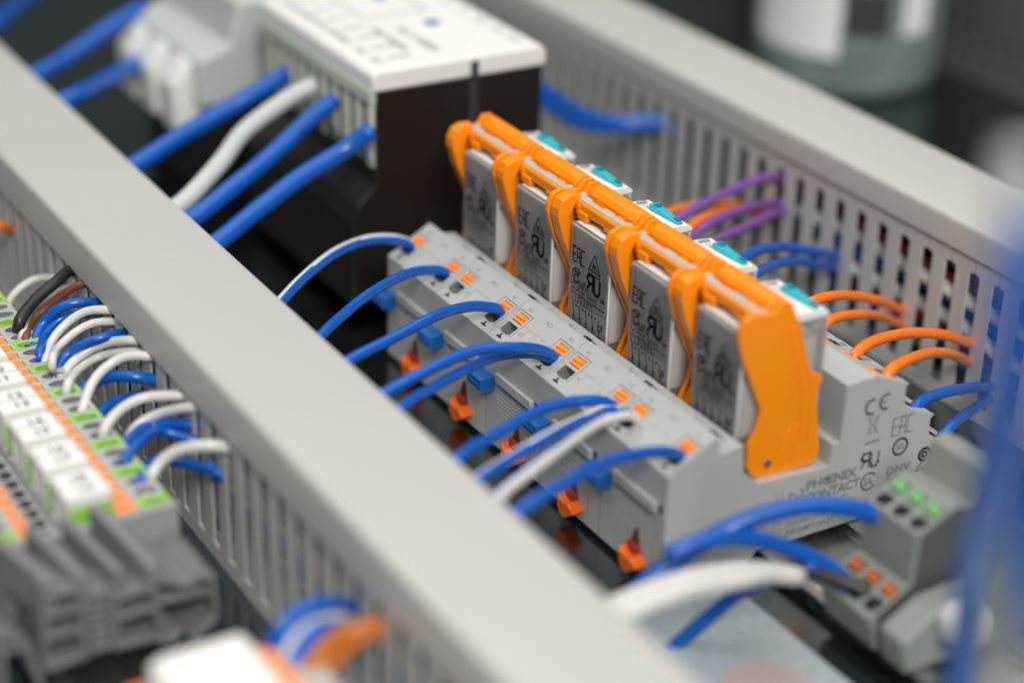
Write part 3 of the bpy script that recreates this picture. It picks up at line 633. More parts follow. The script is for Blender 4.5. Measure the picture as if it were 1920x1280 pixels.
# ------------------------------------------------------------------ end clamp
def end_clamp(label, x, yc, mname):
    r = thing('end_clamp', label, 'end clamp', (x, yc, 0))
    XB, XF = -5.0, 14.5
    R = [((-17.4, 37.0), (-18.6, 13.4), 1.5), ((-7.8, 35.8), (-9.1, 13.6), 1.7), ((-0.9, 30.0), (-1.3, 13.4), 1.7), ((8.3, 32.0), (10.2, 11.2), 1.6), ((23.4, 26.8), (24.2, 15.0), 1.4),
         ((-17.2, 33.6), (-8.6, 33.0), 1.5), ((-17.4, 28.2), (-9.0, 27.7), 1.5), ((-17.9, 22.4), (-9.4, 21.8), 1.5), ((-18.0, 13.9), (-9.8, 14.6), 1.6),
         ((-0.2, 27.6), (8.0, 27.8), 1.3), ((-0.4, 22.2), (8.6, 22.2), 1.3), ((-0.6, 14.4), (9.2, 13.8), 1.5), ((10.0, 23.4), (22.8, 22.4), 1.5), ((24.0, 14.8), (17.8, 9.6), 1.4), ((10.6, 12.0), (15.4, 13.6), 1.4),
         ((-28.5, 27.2), (-22.3, 22.2), 1.4), ((-22.3, 22.0), (-20.0, 9.0), 1.5), ((-28.5, 22.0), (-23.2, 21.6), 1.4), ((-28.6, 27.0), (-28.8, 10.0), 1.5)]
    for (p, q, t) in R:
        d = Vector((q[0] - p[0], q[1] - p[1])); nn = Vector((-d.y, d.x)).normalized() * t / 2
        MB().prism([(p[0] + nn.x, p[1] + nn.y), (p[0] - nn.x, p[1] - nn.y), (q[0] - nn.x, q[1] - nn.y), (q[0] + nn.x, q[1] + nn.y)], XB, XF + random.uniform(0, .4)).build('rib', mname, r, bevel=.25, seg=1)
    for k in range(7):
        MB().box(XB, XF - .6, -7.0, -1.9, 14.2 + k * 2.5, 15.8 + k * 2.5).build('ridge', mname, r, bevel=.2, seg=1)
    MB().prism([(8.6, 31.6), (17.0, 26.6), (19.5, 28.6), (23.0, 27.6), (23.2, 25.8), (17.0, 24.8), (9.4, 28.8)], XB, XF).build('shoulder', mname, r, bevel=.4)
    # thin blades standing along the rail, their tops sloping down toward the front
    for (yb, yf, wd, zb, zf) in ((-23.6, -16.6, 2.2, 41.0, 36.8), (-15.4, -9.2, 2.2, 41.6, 36.0), (-6.6, 0.0, 2.2, 41.2, 34.6), (0.6, 8.2, 2.6, 42.6, 33.0)):
        MB().add([(XB, yb, 27), (XB, yb + wd, 27), (XF - 1, yf + wd, 27), (XF - 1, yf, 27), (XB, yb, zb), (XB, yb + wd, zb), (XF - 1, yf + wd, zf), (XF - 1, yf, zf)],
                 [(0, 1, 2, 3), (4, 7, 6, 5), (0, 4, 5, 1), (1, 5, 6, 2), (2, 6, 7, 3), (3, 7, 4, 0)]).build('blade', mname, r, bevel=.35)
    MB().box(XB, 6, -14, 12, 7.7, 12.8).build('rail_foot', mname, r, bevel=.4)
    return r
end_clamp('grey ribbed plastic end clamp in front of the terminal row', -40.5, TY, 'clamp')

# ------------------------------------------------------------------ front terminal group at the bottom edge
for j, (lab) in enumerate(['front blurred terminal block beside the bottom wires, far one', 'front blurred terminal block beside the bottom wires, second', 'front blurred terminal block beside the bottom wires, near one']):
    t = thing('terminal_block', lab, 'terminal block', (19 + 7.6 * j, TY + 2, 0), 'blurred terminal blocks at the bottom edge')
    MB().prism([(-24, 36), (24, 36), (24, 27), (17, 9), (-17, 9), (-24, 27)], 0, 7.3).build('body', 'housing', t, bevel=.4)
    MB().prism([(-12, 36), (-12, 41.0), (-9, 42.5), (9, 42.5), (11, 40.5), (11, 36)], .6, 6.7).build('marker', 'marker', t, bevel=.5)
    MB().box(1.2, 6.0, 12.2, 16.4, 35.8, 37.6).build('push_button', 'orange_button', t, bevel=.4)
    MB().box(1.2, 6.0, -17.4, -13.4, 35.8, 37.4).build('push_button', 'orange_button', t, bevel=.4)

# ------------------------------------------------------------------ contactor
ct = thing('contactor', 'large black contactor with white printed lid behind the relay row', 'contactor', (-227.5, 34, 0))
bx = (-42.5, 42.5)
MB().prism([(-40, 4.5), (48, 4.5), (48, 20), (31, 30), (31, 78), (-31.5, 78), (-31.5, 46), (-38, 40), (-40, 34)], -42.3, 42.3).build('body', 'blackbox', ct, bevel=.8)
MB().box(42.2, 43.1, 2.6, 5.8, 52, 80.6).build('groove_bar', 'dark', ct, bevel=.2)
MB().prism([(-33, 78.2), (31.6, 78.2), (31.6, 83), (29.6, 85), (-31.4, 85), (-33, 83.4)], -43.2, 43.2).build('lid', 'marker', ct, bevel=.8)
MB().box(42.0, 43.5, 2.8, 5.6, 77.6, 83.6).build('lid_notch', 'dark', ct)
for i in range(10):
    x = 42.2 - 8.5 * i
    MB().prism([(-32.9, 80.5), (-31.4, 80.5), (-31.4, 52), (-32.4, 52 + (i % 2) * 5), (-33.2, 58)], x - 4.6, x - .2).build('comb_fin', 'comb', ct, bevel=.4, seg=1)
MB().box(-42.3, 42.3, -33.6, -31.3, 74, 78.3).build('comb_rail', 'comb', ct, bevel=.3)
pm = MB(); fr = ((0, 0, 85.06), (1, 0, 0), (0, 1, 0))
for i in range(7):
    x = 36 - i * 11.2
    letters(pm, fr, ['1L1', '3L2', '5L3', '13NO', '21NC', '33NO', '43NO'][i], x - 6.5, -27.5, 3.2); letters(pm, fr, ['2T1', '4T2', '6T3', '14', '22', '34', '44'][i], x - 6.5, 23.5, 3.2)
    strokes(pm, fr, [[(x - 3.4, -22), (x - 3.4, -14)]], .8)
letters(pm, fr, 'AC-3 400V', 6, -6, 4.2); letters(pm, fr, '690V 50/60Hz', 2, -14, 3.2)
strokes(pm, fr, [[(-36, -10), (-36, 14), (-8, 14), (-8, -10), (-36, -10)]], .5)
pm.build('marking', 'print', ct)
MB().lathe((7, 8, 84.8), [(0, .5), (4.2, .5), (4.6, 0), (0, 0)], 24).build('indicator_window', 'marker', ct)
MB().cyl((7, 8, 85.2), 2.8, .35, 20).build('indicator', 'blueclip', ct)
MB().cyl((-28, 6, 85.0), 2.6, .5, 20).build('indicator', 'blueclip', ct)
# white breaker beyond it
br = thing('circuit_breaker', 'blurred white stepped breaker on a black base in the far corner', 'breaker', (-325, 14, 0))
MB().box(-34, 34, -24, 50, .5, 40).build('base', 'blackbox', br, bevel=1)
MB().prism([(-29, 40), (-29, 58), (-16, 62), (-12, 78), (34, 78), (38, 60), (48, 56), (48, 40)], -33, 33).build('body', 'greycable', br, bevel=1.5)
for i in range(3):
    MB().prism([(-36, 30), (-22, 30), (-20, 50), (-30, 57), (-37, 48)], -28 + i * 21, -14 + i * 21).build('terminal_shroud', 'marker', br, bevel=1.6)
    MB().prism([(-2, 78), (10, 78), (6, 90), (1, 91)], -26 + i * 21, -16 + i * 21).build('toggle', 'marker', br, bevel=1.0)

# ------------------------------------------------------------------ stepped terminal block at the lower right
st = thing('stepped_terminal', 'stepped grey terminal block with green and orange push buttons, lower right', 'terminal block', (50.5, 41, 0))
PR = [(-20, 4.5), (-23, 14.5), (-11.0, 20.6), (-10.6, 35.2), (0.5, 40.6), (6.0, 39.2), (9, 47.5), (13.0, 49.0), (18.0, 46), (20, 34), (30, 24), (31, 12), (21, 4.5)]
sb = MB().prism(PR, -19.5, 0, skip=(1, 3))
U = (1, 0, 0)
h1 = math.hypot(12, 6.1); h2 = math.hypot(11.1, 5.4)
sb.panel((-19.5, -23, 14.5), U, (0, 12, 6.1), 19.5, h1, [(a, a + 4.6, 2.0, 6.2, 5, 1) for a in (1.0, 7.4, 13.8)] + [(a, a + 4.6, 7.6, 11.6, 1.2, 0) for a in (1.0, 7.4, 13.8)])
sb.panel((-19.5, -10.6, 35.2), U, (0, 11.1, 5.4), 19.5, h2, [(a, a + 4.6, 1.2, 4.8, 5, 1) for a in (1.0, 7.4, 13.8)] + [(a, a + 4.6, 6.2, 10.2, 1.2, 0) for a in (1.0, 7.4, 13.8)])
sb.build('housing', ['step_grey', 'dark'], st, bevel=.35)
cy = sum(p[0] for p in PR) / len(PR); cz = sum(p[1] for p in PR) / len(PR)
MB().prism([(cy + (p[0] - cy) * .93, cz + (p[1] - cz) * .93) for p in PR], -.3, .35).build('side_plate', 'step_side', st, bevel=.15)  # inset outline on the near side, darker than the housing
for (o, d, k, mn) in (((-23, 14.5), (12, 6.1), 9.6, 'rust_button'), ((-10.6, 35.2), (11.1, 5.4), 8.2, 'greenpale')):
    vv = Vector((0, d[0], d[1])).normalized(); nn = Vector((1, 0, 0)).cross(vv); me = None
    for a in (3.3, 9.7, 16.1):
        q = [Vector((x, 0, 0)) + vv * b + nn * t for x in (-1.8, 1.8) for b in (-1.6, 1.6) for t in (-1.2, .8)]
        if me is None: me = MB().add(q, [(0, 1, 3, 2), (4, 6, 7, 5), (0, 4, 5, 1), (2, 3, 7, 6), (0, 2, 6, 4), (1, 5, 7, 3)]).mesh('push_button', mn, bevel=.7, seg=3)
        o_ = bpy.data.objects.new('push_button', me); col.objects.link(o_); o_.parent = st
        o_.location = (Vector((-19.5 + a, o[0], o[1])) + vv * k) * S
cl2 = thing('end_clamp', 'blurred grey clamp with a round white cap right of the stepped terminal', 'end clamp', (53, 41, 0))
MB().prism([(-20, 4.5), (-22, 14), (-12, 20), (14, 22), (22, 14), (20, 4.5)], 0, 9).build('body', 'step_grey', cl2, bevel=.8)
MB().lathe((12, -6, 14), [(0, 8), (4.6, 7.6), (6.2, 5.5), (6.4, 0), (0, 0)], 26).build('cap', 'marker', cl2, smooth=True)

# ------------------------------------------------------------------ sheet on the plate
sh = thing('sheet', 'pale blurred sheet with a pink patch lying on the plate by the near duct', 'sheet', (20, -15, 0.1))
MB().box(-22, 75, -38, 26, 0.1, 0.35).build('paper', 'sheet', sh)
MB().cyl((27, 6, 0.36), 12, .06, 30).build('pink_patch', 'sheet_pink', sh)

# ------------------------------------------------------------------ jar behind the far duct
j = thing('jar', 'blurred clear glass jar with a white wrap label behind the far duct', 'jar', (-309, 303, 0))
MB().lathe((0, 0, 0), [(0, 1), (36, 1), (40, 5), (40, 92), (34, 104), (34, 116), (32, 116), (32, 104), (37.5, 91), (37.5, 6), (35, 4), (0, 4)], 56).build('glass', 'jarglass', j, smooth=True)
MB().lathe((0, 0, 0), [(0, 4.5), (36.8, 6.5), (37, 11), (0, 11.5)], 48).build('contents', 'greenpale', j, smooth=True)
def arc_label(a0, a1, z0, z1, mn, nm):
    P = []; n = 24
    for i in range(n + 1):
        a = math.radians(a0 + (a1 - a0) * i / n); P += [(40.25 * math.cos(a), 40.25 * math.sin(a), z0), (40.25 * math.cos(a), 40.25 * math.sin(a), z1)]
    MB().add(P, [(2 * i, 2 * i + 2, 2 * i + 3, 2 * i + 1) for i in range(n)]).build(nm, mn, j, smooth=True)
arc_label(-140, -46, 20, 84, 'labelpaper', 'label')
arc_label(-6, 14, 30, 84, 'labelpaper', 'label')
arc_label(-44, -16, 30, 50, 'dark', 'label_band')
MB().lathe((0, 0, 104), [(0, 16), (35.5, 16), (36.5, 14), (36.5, 0), (34.6, 0), (34.6, 13), (0, 13)], 48).build('lid', 'housing_dark', j, smooth=False)

# ------------------------------------------------------------------ wires
WIRES = [
 ('stripe', 1.7, 'blue and white striped wire at the far end of the relay row', 'wires from the relay sockets to the near cable duct',
  [(-151.1,-0.8,35.3),(-151.3,-3.0,39.3),(-151.1,-8.0,42.4),(-150.4,-18.0,44.3),(-144.1,-32.0,46.1),(-131.1,-47.0,47.5),(-117.0,-62.0,48.1),(-100.1,-80.0,46.0)]),
 ('blue', 1.55, 'blue wire second from the far end of the relay row', 'wires from the relay sockets to the near cable duct',
  [(-128.0,-0.8,35.4),(-128.2,-3.0,39.4),(-127.6,-8.0,41.8),(-124.2,-18.0,44.3),(-113.5,-35.0,46.6),(-104.5,-48.0,47.0),(-92.7,-62.0,47.4),(-77.5,-80.0,46.0)]),
 ('blue', 1.6, 'single blue wire arching from the middle of the relay row above a blue clip', 'wires from the relay sockets to the near cable duct',
  [(-95.9,-0.8,36.5),(-96.1,-3.0,40.5),(-95.7,-6.0,42.6),(-94.2,-14.0,45.3),(-87.8,-28.0,48.1),(-81.0,-45.0,48.3),(-74.7,-62.0,48.1),(-68.0,-80.0,46.0)]),
 ('blue', 1.65, 'upper of two blue wires entering the same sharp socket opening', 'wires from the relay sockets to the near cable duct',
  [(-65.3,-0.8,35.3),(-65.5,-3.0,39.3),(-65.6,-8.0,42.9),(-63.4,-18.0,47.0),(-63.1,-30.0,48.8),(-57.8,-46.0,49.7),(-53.9,-62.0,48.1),(-49.5,-80.0,46.0)]),
 ('blue', 1.5, 'lower of two blue wires entering the same sharp socket opening', 'wires from the relay sockets to the near cable duct',
  [(-65.6,-1.3,34.3),(-65.8,-3.5,38.3),(-68.3,-8.0,40.2),(-68.5,-20.0,41.9),(-61.1,-36.0,44.2),(-53.3,-50.0,45.7),(-44.9,-62.0,48.0),(-32.3,-80.0,46.0)]),
 ('blue', 1.6, 'blue wire arching just above two striped wires', 'wires from the relay sockets to the near cable duct',
  [(-34.7,-0.8,34.7),(-34.9,-3.0,38.7),(-35.3,-8.0,41.4),(-35.5,-18.0,43.2),(-32.1,-30.0,44.5),(-23.9,-46.0,46.4),(-14.7,-62.0,48.9),(-4.3,-80.0,46.0)]),
 ('stripe', 1.6, 'upper of two adjacent striped wires, white side up', 'wires from the relay sockets to the near cable duct',
  [(-33.0,-1.2,34.0),(-33.2,-3.4,38.0),(-34.0,-7.0,38.9),(-27.5,-18.0,41.9),(-19.1,-32.0,45.6),(-12.6,-48.0,46.1),(-5.5,-63.0,46.8),(2.5,-80.0,46.0)]),
 ('stripe2', 1.6, 'lower of two adjacent striped wires, bending sharply at the socket', 'wires from the relay sockets to the near cable duct',
  [(-24.5,-0.8,35.8),(-24.7,-3.0,39.8),(-23.5,-7.0,42.7),(-20.6,-16.0,44.5),(-12.0,-30.0,47.7),(-1.7,-47.0,49.6),(6.7,-63.0,49.5),(15.6,-80.0,46.0)]),
 ('blue', 1.6, 'blurred blue wire at the near end of the relay row', 'wires from the relay sockets to the near cable duct',
  [(-3.4,-0.8,34.9),(-3.6,-3.0,38.9),(-2.7,-8.0,41.9),(-0.4,-18.0,45.5),(3.8,-32.0,48.4),(12.0,-48.0,51.8),(17.8,-64.0,51.7),(23.6,-80.0,46.0)]),
 ('orange_wire', 1.5, 'orange wire just behind the nearest teal lever, upper of two', 'wires from the relay sockets to the far cable duct',
  [(-43.0,64.2,44.7),(-42.7,66.0,48.7),(-44.4,72.0,49.7),(-51.3,88.0,44.7),(-61.4,110.0,34.2),(-71.4,131.0,21.7),(-71.4,138.0,18.7)]),
 ('orange_wire', 1.5, 'orange wire just behind the nearest teal lever, lower of two', 'wires from the relay sockets to the far cable duct',
  [(-36.2,64.2,40.1),(-35.9,66.0,44.1),(-38.9,74.0,45.2),(-47.9,92.0,39.0),(-60.3,112.0,28.6),(-70.6,131.0,17.1),(-70.6,138.0,14.1)]),
 ('orange_wire', 1.6, 'long orange wire from the rear of the nearest socket, upper of two', 'wires from the relay sockets to the far cable duct',
  [(-18.8,64.2,41.7),(-18.5,66.0,45.7),(-22.5,76.0,45.6),(-29.0,94.0,40.9),(-35.4,114.0,33.2),(-39.7,131.0,24.5),(-39.7,138.0,21.5)]),
 ('orange_wire', 1.6, 'orange wire rising from the nearest corner of the last socket', 'wires from the relay sockets to the far cable duct',
  [(-4.7,64.2,42.6),(-4.4,66.0,46.6),(-8.8,76.0,45.4),(-20.4,96.0,37.8),(-31.9,116.0,27.6),(-39.0,131.0,18.2),(-39.0,138.0,15.2)]),
 ('blue', 1.6, 'blue wire leaving the middle step of the nearest socket', 'wires from the relay sockets to the far cable duct',
  [(-4.8,75.2,28.4),(-4.5,77.0,32.4),(-6.8,83.0,32.7),(-12.0,96.0,29.3),(-19.5,113.0,23.0),(-28.0,131.0,14.9),(-28.0,138.0,11.9)]),
 ('blue', 1.6, 'blue wire leaving the lowest step of the nearest socket', 'wires from the relay sockets to the far cable duct',
  [(-4.0,86.2,16.2),(-3.7,88.0,20.2),(-5.7,93.0,22.1),(-12.7,105.0,19.1),(-20.7,118.0,14.6),(-28.0,131.0,10.2),(-28.0,138.0,7.2)]),
 ('purple', 1.5, 'purple wire highest of those behind the relays', 'wires from the relay sockets to the far cable duct',
  [(-109.1,64.2,45.7),(-108.8,66.0,49.7),(-113.9,78.0,50.5),(-124.1,98.0,48.5),(-133.3,118.0,45.9),(-137.7,131.0,43.1),(-137.7,138.0,40.1)]),
 ('purple', 1.5, 'middle purple wire behind the relays', 'wires from the relay sockets to the far cable duct',
  [(-100.3,64.2,43.4),(-100.0,66.0,47.4),(-105.1,78.0,48.8),(-119.0,98.0,43.3),(-129.6,116.0,38.7),(-136.4,131.0,34.3),(-136.4,138.0,31.3)]),
 ('purple', 1.5, 'lowest purple wire behind the relays', 'wires from the relay sockets to the far cable duct',
  [(-88.8,64.2,46.2),(-88.5,66.0,50.2),(-99.1,80.0,46.7),(-114.1,100.0,40.1),(-126.0,118.0,35.8),(-133.7,131.0,32.3),(-133.7,138.0,29.3)]),
 ('orange_wire', 1.5, 'orange wire crossing under the highest purple wire', 'wires from the relay sockets to the far cable duct',
  [(-113.1,64.2,46.9),(-112.8,66.0,50.9),(-121.0,78.0,48.2),(-134.9,98.0,40.1),(-143.9,116.0,33.5),(-149.5,131.0,26.9),(-149.5,138.0,23.9)]),
 ('orange_wire', 1.5, 'orange wire tucked between the two lower purple wires', 'wires from the relay sockets to the far cable duct',
  [(-100.2,64.2,47.4),(-99.9,66.0,51.4),(-110.7,80.0,48.4),(-125.9,100.0,41.4),(-134.9,116.0,34.5),(-142.7,131.0,28.3),(-142.7,138.0,25.3)]),
 ('blue', 1.6, 'upper of two blue wires running level into the far duct', 'wires from the relay sockets to the far cable duct',
  [(-74.0,64.2,47.2),(-73.7,66.0,51.2),(-82.8,80.0,48.2),(-92.1,98.0,42.1),(-98.0,114.0,35.2),(-104.4,131.0,27.3),(-104.4,138.0,24.3)]),
 ('blue', 1.6, 'lower of two blue wires running level into the far duct', 'wires from the relay sockets to the far cable duct',
  [(-65.9,64.2,45.7),(-65.6,66.0,49.7),(-77.1,80.0,45.2),(-88.9,98.0,38.6),(-97.4,114.0,31.3),(-104.8,131.0,22.9),(-104.8,138.0,19.9)]),
 ('blue', 2.0, 'topmost of three blurred blue wires between contactor and far duct', 'wires from the contactor to the far duct',
  [(-220.7,80.0,59.2),(-217.2,88.0,54.7),(-217.8,100.0,46.0),(-216.1,113.0,40.3),(-211.6,124.0,40.0),(-208.0,131.0,40.1),(-204.0,138.0,38.1)]),
 ('blue', 2.0, 'second of three blurred blue wires between contactor and far duct', 'wires from the contactor to the far duct',
  [(-220.6,80.0,56.5),(-217.0,88.0,52.0),(-217.5,100.0,43.2),(-215.9,113.0,38.6),(-211.4,124.0,38.6),(-207.9,131.0,38.7),(-203.9,138.0,36.7)]),
 ('blue', 2.0, 'lowest of three blurred blue wires between contactor and far duct', 'wires from the contactor to the far duct',
  [(-220.4,80.0,53.7),(-216.8,88.0,49.2),(-217.3,100.0,40.4),(-215.8,113.0,37.0),(-211.3,124.0,37.2),(-207.7,131.0,37.3),(-203.7,138.0,35.3)]),
 ('white', 1.2, 'white wire furthest from the camera on the terminal row', 'wires on the terminal row',
  [(-174.6,-126.6,27.7),(-174.4,-126.0,31.7),(-187.6,-118.7,31.7),(-190.7,-111.3,33.8),(-194.4,-104.0,32.0),(-193.4,-97.0,30.0)]),
 ('black', 1.8, 'thick black wire entering the near duct beside a brown one', 'wires on the terminal row',
  [(-157.8,-126.6,34.4),(-157.6,-126.0,38.4),(-164.9,-118.7,40.1),(-167.9,-111.3,42.8),(-174.4,-104.0,42.9),(-173.4,-97.0,40.9)]),
 ('white', 1.2, 'white wire between the thick black and the brown wire', 'wires on the terminal row',
  [(-156.2,-126.6,31.3),(-156.0,-126.0,35.3),(-171.3,-118.7,33.4),(-174.3,-111.3,35.4),(-176.7,-104.0,36.1),(-175.7,-97.0,34.1)]),
 ('brown', 1.2, 'brown wire on the terminal row', 'wires on the terminal row',
  [(-152.5,-126.6,30.9),(-152.3,-126.0,34.9),(-167.6,-118.7,32.9),(-168.1,-111.3,37.5),(-164.8,-104.0,42.5),(-163.8,-97.0,40.5)]),
 ('blue', 1.5, 'blue wire next to the brown wire', 'wires on the terminal row',
  [(-148.6,-126.6,27.9),(-148.4,-126.0,31.9),(-155.7,-120.5,36.3),(-154.5,-115.0,41.2),(-152.7,-109.5,42.5),(-153.1,-104.0,40.7),(-152.1,-97.0,38.7)]),
 ('blue', 1.5, 'blue wire half hidden below the blue wire next to the brown one', 'wires on the terminal row',
  [(-141.3,-126.6,31.2),(-141.1,-126.0,35.2),(-152.3,-120.5,34.8),(-155.4,-115.0,36.9),(-153.4,-109.5,38.7),(-151.7,-104.0,38.9),(-150.7,-97.0,36.9)]),
 ('white', 1.3, 'white wire arching over a second white one beside two blue wires', 'wires on the terminal row',
  [(-137.0,-126.6,30.1),(-136.8,-126.0,34.1),(-146.8,-120.5,35.1),(-149.1,-115.0,38.8),(-147.5,-109.5,41.6),(-143.2,-104.0,42.8),(-142.2,-97.0,40.8)]),
 ('white', 1.2, 'white wire passing under the white arch beside two blue wires', 'wires on the terminal row',
  [(-128.7,-126.6,35.3),(-128.5,-126.0,39.3),(-139.7,-120.5,36.6),(-142.4,-115.0,38.8),(-142.1,-109.5,40.2),(-142.0,-104.0,39.9),(-141.0,-97.0,37.9)]),
 ('blue', 1.4, 'blue wire above three parallel white wires', 'wires on the terminal row',
  [(-129.8,-126.6,28.5),(-129.6,-126.0,32.5),(-134.0,-120.5,36.3),(-132.6,-115.0,39.8),(-131.2,-109.5,41.2),(-133.5,-104.0,39.9),(-132.5,-97.0,37.9)]),
 ('white', 1.4, 'upper of three parallel white wires on the terminal row', 'wires on the terminal row',
  [(-126.0,-126.6,27.9),(-125.8,-126.0,31.9),(-132.2,-120.5,34.1),(-133.3,-115.0,36.5),(-131.6,-109.5,39.0),(-122.9,-104.0,42.1),(-121.9,-97.0,40.1)]),
 ('white', 1.3, 'middle of three parallel white wires on the terminal row', 'wires on the terminal row',
  [(-117.7,-126.6,32.1),(-117.5,-126.0,36.1),(-128.7,-118.7,34.1),(-133.1,-111.3,34.1),(-124.2,-104.0,38.7),(-123.2,-97.0,36.7)]),
 ('white', 1.4, 'white wire arching over a dark blue wire', 'wires on the terminal row',
  [(-106.5,-126.6,29.1),(-106.3,-126.0,33.1),(-113.8,-120.5,36.9),(-116.7,-115.0,39.6),(-115.8,-109.5,42.0),(-112.5,-104.0,42.0),(-111.5,-97.0,40.0)]),
 ('blue', 1.7, 'dark blue wire running level under the arching white wire', 'wires on the terminal row',
  [(-114.7,-126.6,28.0),(-114.5,-126.0,32.0),(-118.5,-120.5,33.8),(-117.3,-115.0,36.0),(-111.3,-109.5,37.7),(-110.6,-104.0,36.0),(-109.6,-97.0,34.0)]),
 ('blue', 1.4, 'blue wire leading two white wires near the sixth green terminal', 'wires on the terminal row',
  [(-98.9,-126.6,28.5),(-98.7,-126.0,32.5),(-108.1,-118.7,32.2),(-112.8,-111.3,31.0),(-115.2,-104.0,28.6),(-114.2,-97.0,26.6)]),
 ('white', 1.4, 'white wire curving over the second nearest blue bundle', 'wires on the terminal row',
  [(-89.2,-126.6,33.3),(-89.0,-126.0,37.3),(-95.1,-118.7,38.0),(-96.6,-111.3,38.7),(-91.7,-104.0,40.0),(-90.7,-97.0,38.0)]),
 ('white', 1.4, 'white wire second nearest on the terminal row', 'wires on the terminal row',
  [(-78.5,-126.6,27.5),(-78.3,-126.0,31.5),(-90.0,-120.5,30.2),(-93.9,-115.0,32.4),(-92.5,-109.5,35.3),(-82.9,-104.0,40.6),(-81.9,-97.0,38.6)]),
 ('blue', 1.5, 'blue wire under the second nearest white wire', 'wires on the terminal row',
  [(-83.9,-126.6,27.7),(-83.7,-126.0,31.7),(-88.0,-118.7,33.6),(-93.3,-111.3,32.2),(-85.0,-104.0,34.2),(-84.0,-97.0,32.2)]),
 ('blue', 1.4, 'dark blue wire low in the shade by the second nearest white wire', 'wires on the terminal row',
  [(-74.1,-126.6,31.7),(-73.9,-126.0,35.7),(-80.0,-118.7,36.3),(-86.3,-111.3,33.5),(-81.7,-104.0,31.0),(-80.7,-97.0,29.0)]),
 ('white', 1.6, 'nearest white wire on the terminal row', 'wires on the terminal row',
  [(-59.9,-126.6,27.9),(-59.7,-126.0,31.9),(-70.0,-120.5,32.1),(-69.1,-115.0,36.5),(-63.7,-109.5,40.0),(-61.2,-104.0,39.4),(-60.2,-97.0,37.4)]),
 ('blue', 1.5, 'nearest blue wire, dropping down inside the duct wall', 'wires on the terminal row',
  [(-64.7,-126.6,30.0),(-64.5,-126.0,34.0),(-73.8,-120.5,31.4),(-79.5,-115.0,29.1),(-75.9,-109.5,28.6),(-64.8,-104.0,29.5),(-74.0,-100.0,15.9),(-80.5,-98.0,3.6)]),
 ('blue', 3.0, 'thick blue wire nearest the corner of the black contactor', 'wires from the contactor to the near duct',
  [(-178.0,-2.0,68.7),(-180.7,-12.0,62.0),(-178.5,-28.0,56.6),(-173.3,-45.0,50.9),(-164.7,-63.0,46.3),(-166.7,-75.0,42.3)]),
 ('blue', 3.0, 'thick blue wire in the middle of the contactor comb', 'wires from the contactor to the near duct',
  [(-205.5,-2.0,69.6),(-204.1,-12.0,64.9),(-198.4,-28.0,57.6),(-189.5,-45.0,53.0),(-181.1,-63.0,48.7),(-183.1,-75.0,44.7)]),
 ('greycable', 3.0, 'thick white wire bending from the contactor into the near duct', 'wires from the contactor to the near duct',
  [(-220.8,-2.0,69.9),(-220.3,-12.0,66.9),(-214.7,-30.0,60.6),(-201.9,-45.0,55.7),(-191.8,-63.0,49.2),(-193.8,-75.0,45.2)]),
 ('blue', 3.2, 'thick blue wire left of the white one at the contactor', 'wires from the contactor to the near duct',
  [(-244.1,-2.0,66.3),(-241.9,-14.0,62.2),(-241.5,-30.0,56.3),(-235.5,-46.0,53.1),(-228.1,-63.0,50.0),(-230.1,-75.0,46.0)]),
 ('blue', 3.2, 'thick blurred blue wire from the white breaker, lower', 'wires from the contactor to the near duct',
  [(-338.4,-10.0,46.6),(-332.3,-22.0,46.4),(-311.9,-42.0,48.8),(-291.7,-62.0,51.8),(-293.7,-74.0,47.8)]),
 ('blue', 3.2, 'thick blurred blue wire from the white breaker, upper', 'wires from the contactor to the near duct',
  [(-355.8,-10.0,59.5),(-348.0,-26.0,56.5),(-340.1,-46.0,50.3),(-329.3,-62.0,48.8),(-331.3,-74.0,44.8)]),
 ('blue', 3.4, 'blurred blue wire in the far corner above the near duct', 'wires from the contactor to the near duct',
  [(-456.2,-20.0,38.4),(-430.5,-35.0,44.1),(-396.9,-52.0,50.3),(-382.3,-64.0,50.8),(-384.3,-76.0,46.8)]),
 ('blue', 2.5, 'thick blurred blue wire arching in front of the printed socket side', 'wires around the stepped terminal block',
  [(18.0,-40.7,12.7),(20.0,-23.9,24.2),(22.0,-11.4,30.9),(25.0,2.2,35.5),(29.0,15.6,36.6),(33.0,30.0,32.3),(36.0,39.6,26.7),(39.0,41.6,23.2)]),
 ('blue', 2.2, 'blue wire bending down into the orange row of the stepped terminal', 'wires around the stepped terminal block',
  [(26.0,-27.1,33.2),(28.0,-16.1,35.6),(28.0,-1.2,31.2),(31.0,10.3,25.5),(34.0,17.9,20.2),(37.0,20.5,17.2),(39.0,20.8,15.4)]),
 ('black', 2.0, 'black wire beside the white wires entering the stepped terminal', 'wires around the stepped terminal block',
  [(26.0,-19.8,20.2),(30.0,-10.1,23.4),(31.0,0.7,23.0),(33.0,11.0,21.0),(37.0,18.3,18.7),(41.0,22.0,17.4),(43.0,23.1,15.9)]),
 ('blue', 1.9, 'dark blue wire slanting down across the pale sheet', 'wires around the stepped terminal block',
  [(18.0,-26.7,-6.5),(20.0,-18.8,-0.6),(22.0,-10.9,6.2),(25.0,-2.2,14.0),(28.0,5.1,18.3),(34.0,13.4,22.4)]),
 ('white', 2.3, 'upper of three blurred white wires lying over the corner of the near duct', 'wires around the stepped terminal block',
  [(35.0,-62.6,27.2),(36.0,-51.8,30.9),(36.0,-38.5,32.6),(36.0,-26.2,32.4),(35.0,-12.7,29.3),(34.0,-1.9,25.7),(35.0,7.7,21.6)]),
 ('white', 2.3, 'middle of three blurred white wires lying over the corner of the near duct', 'wires around the stepped terminal block',
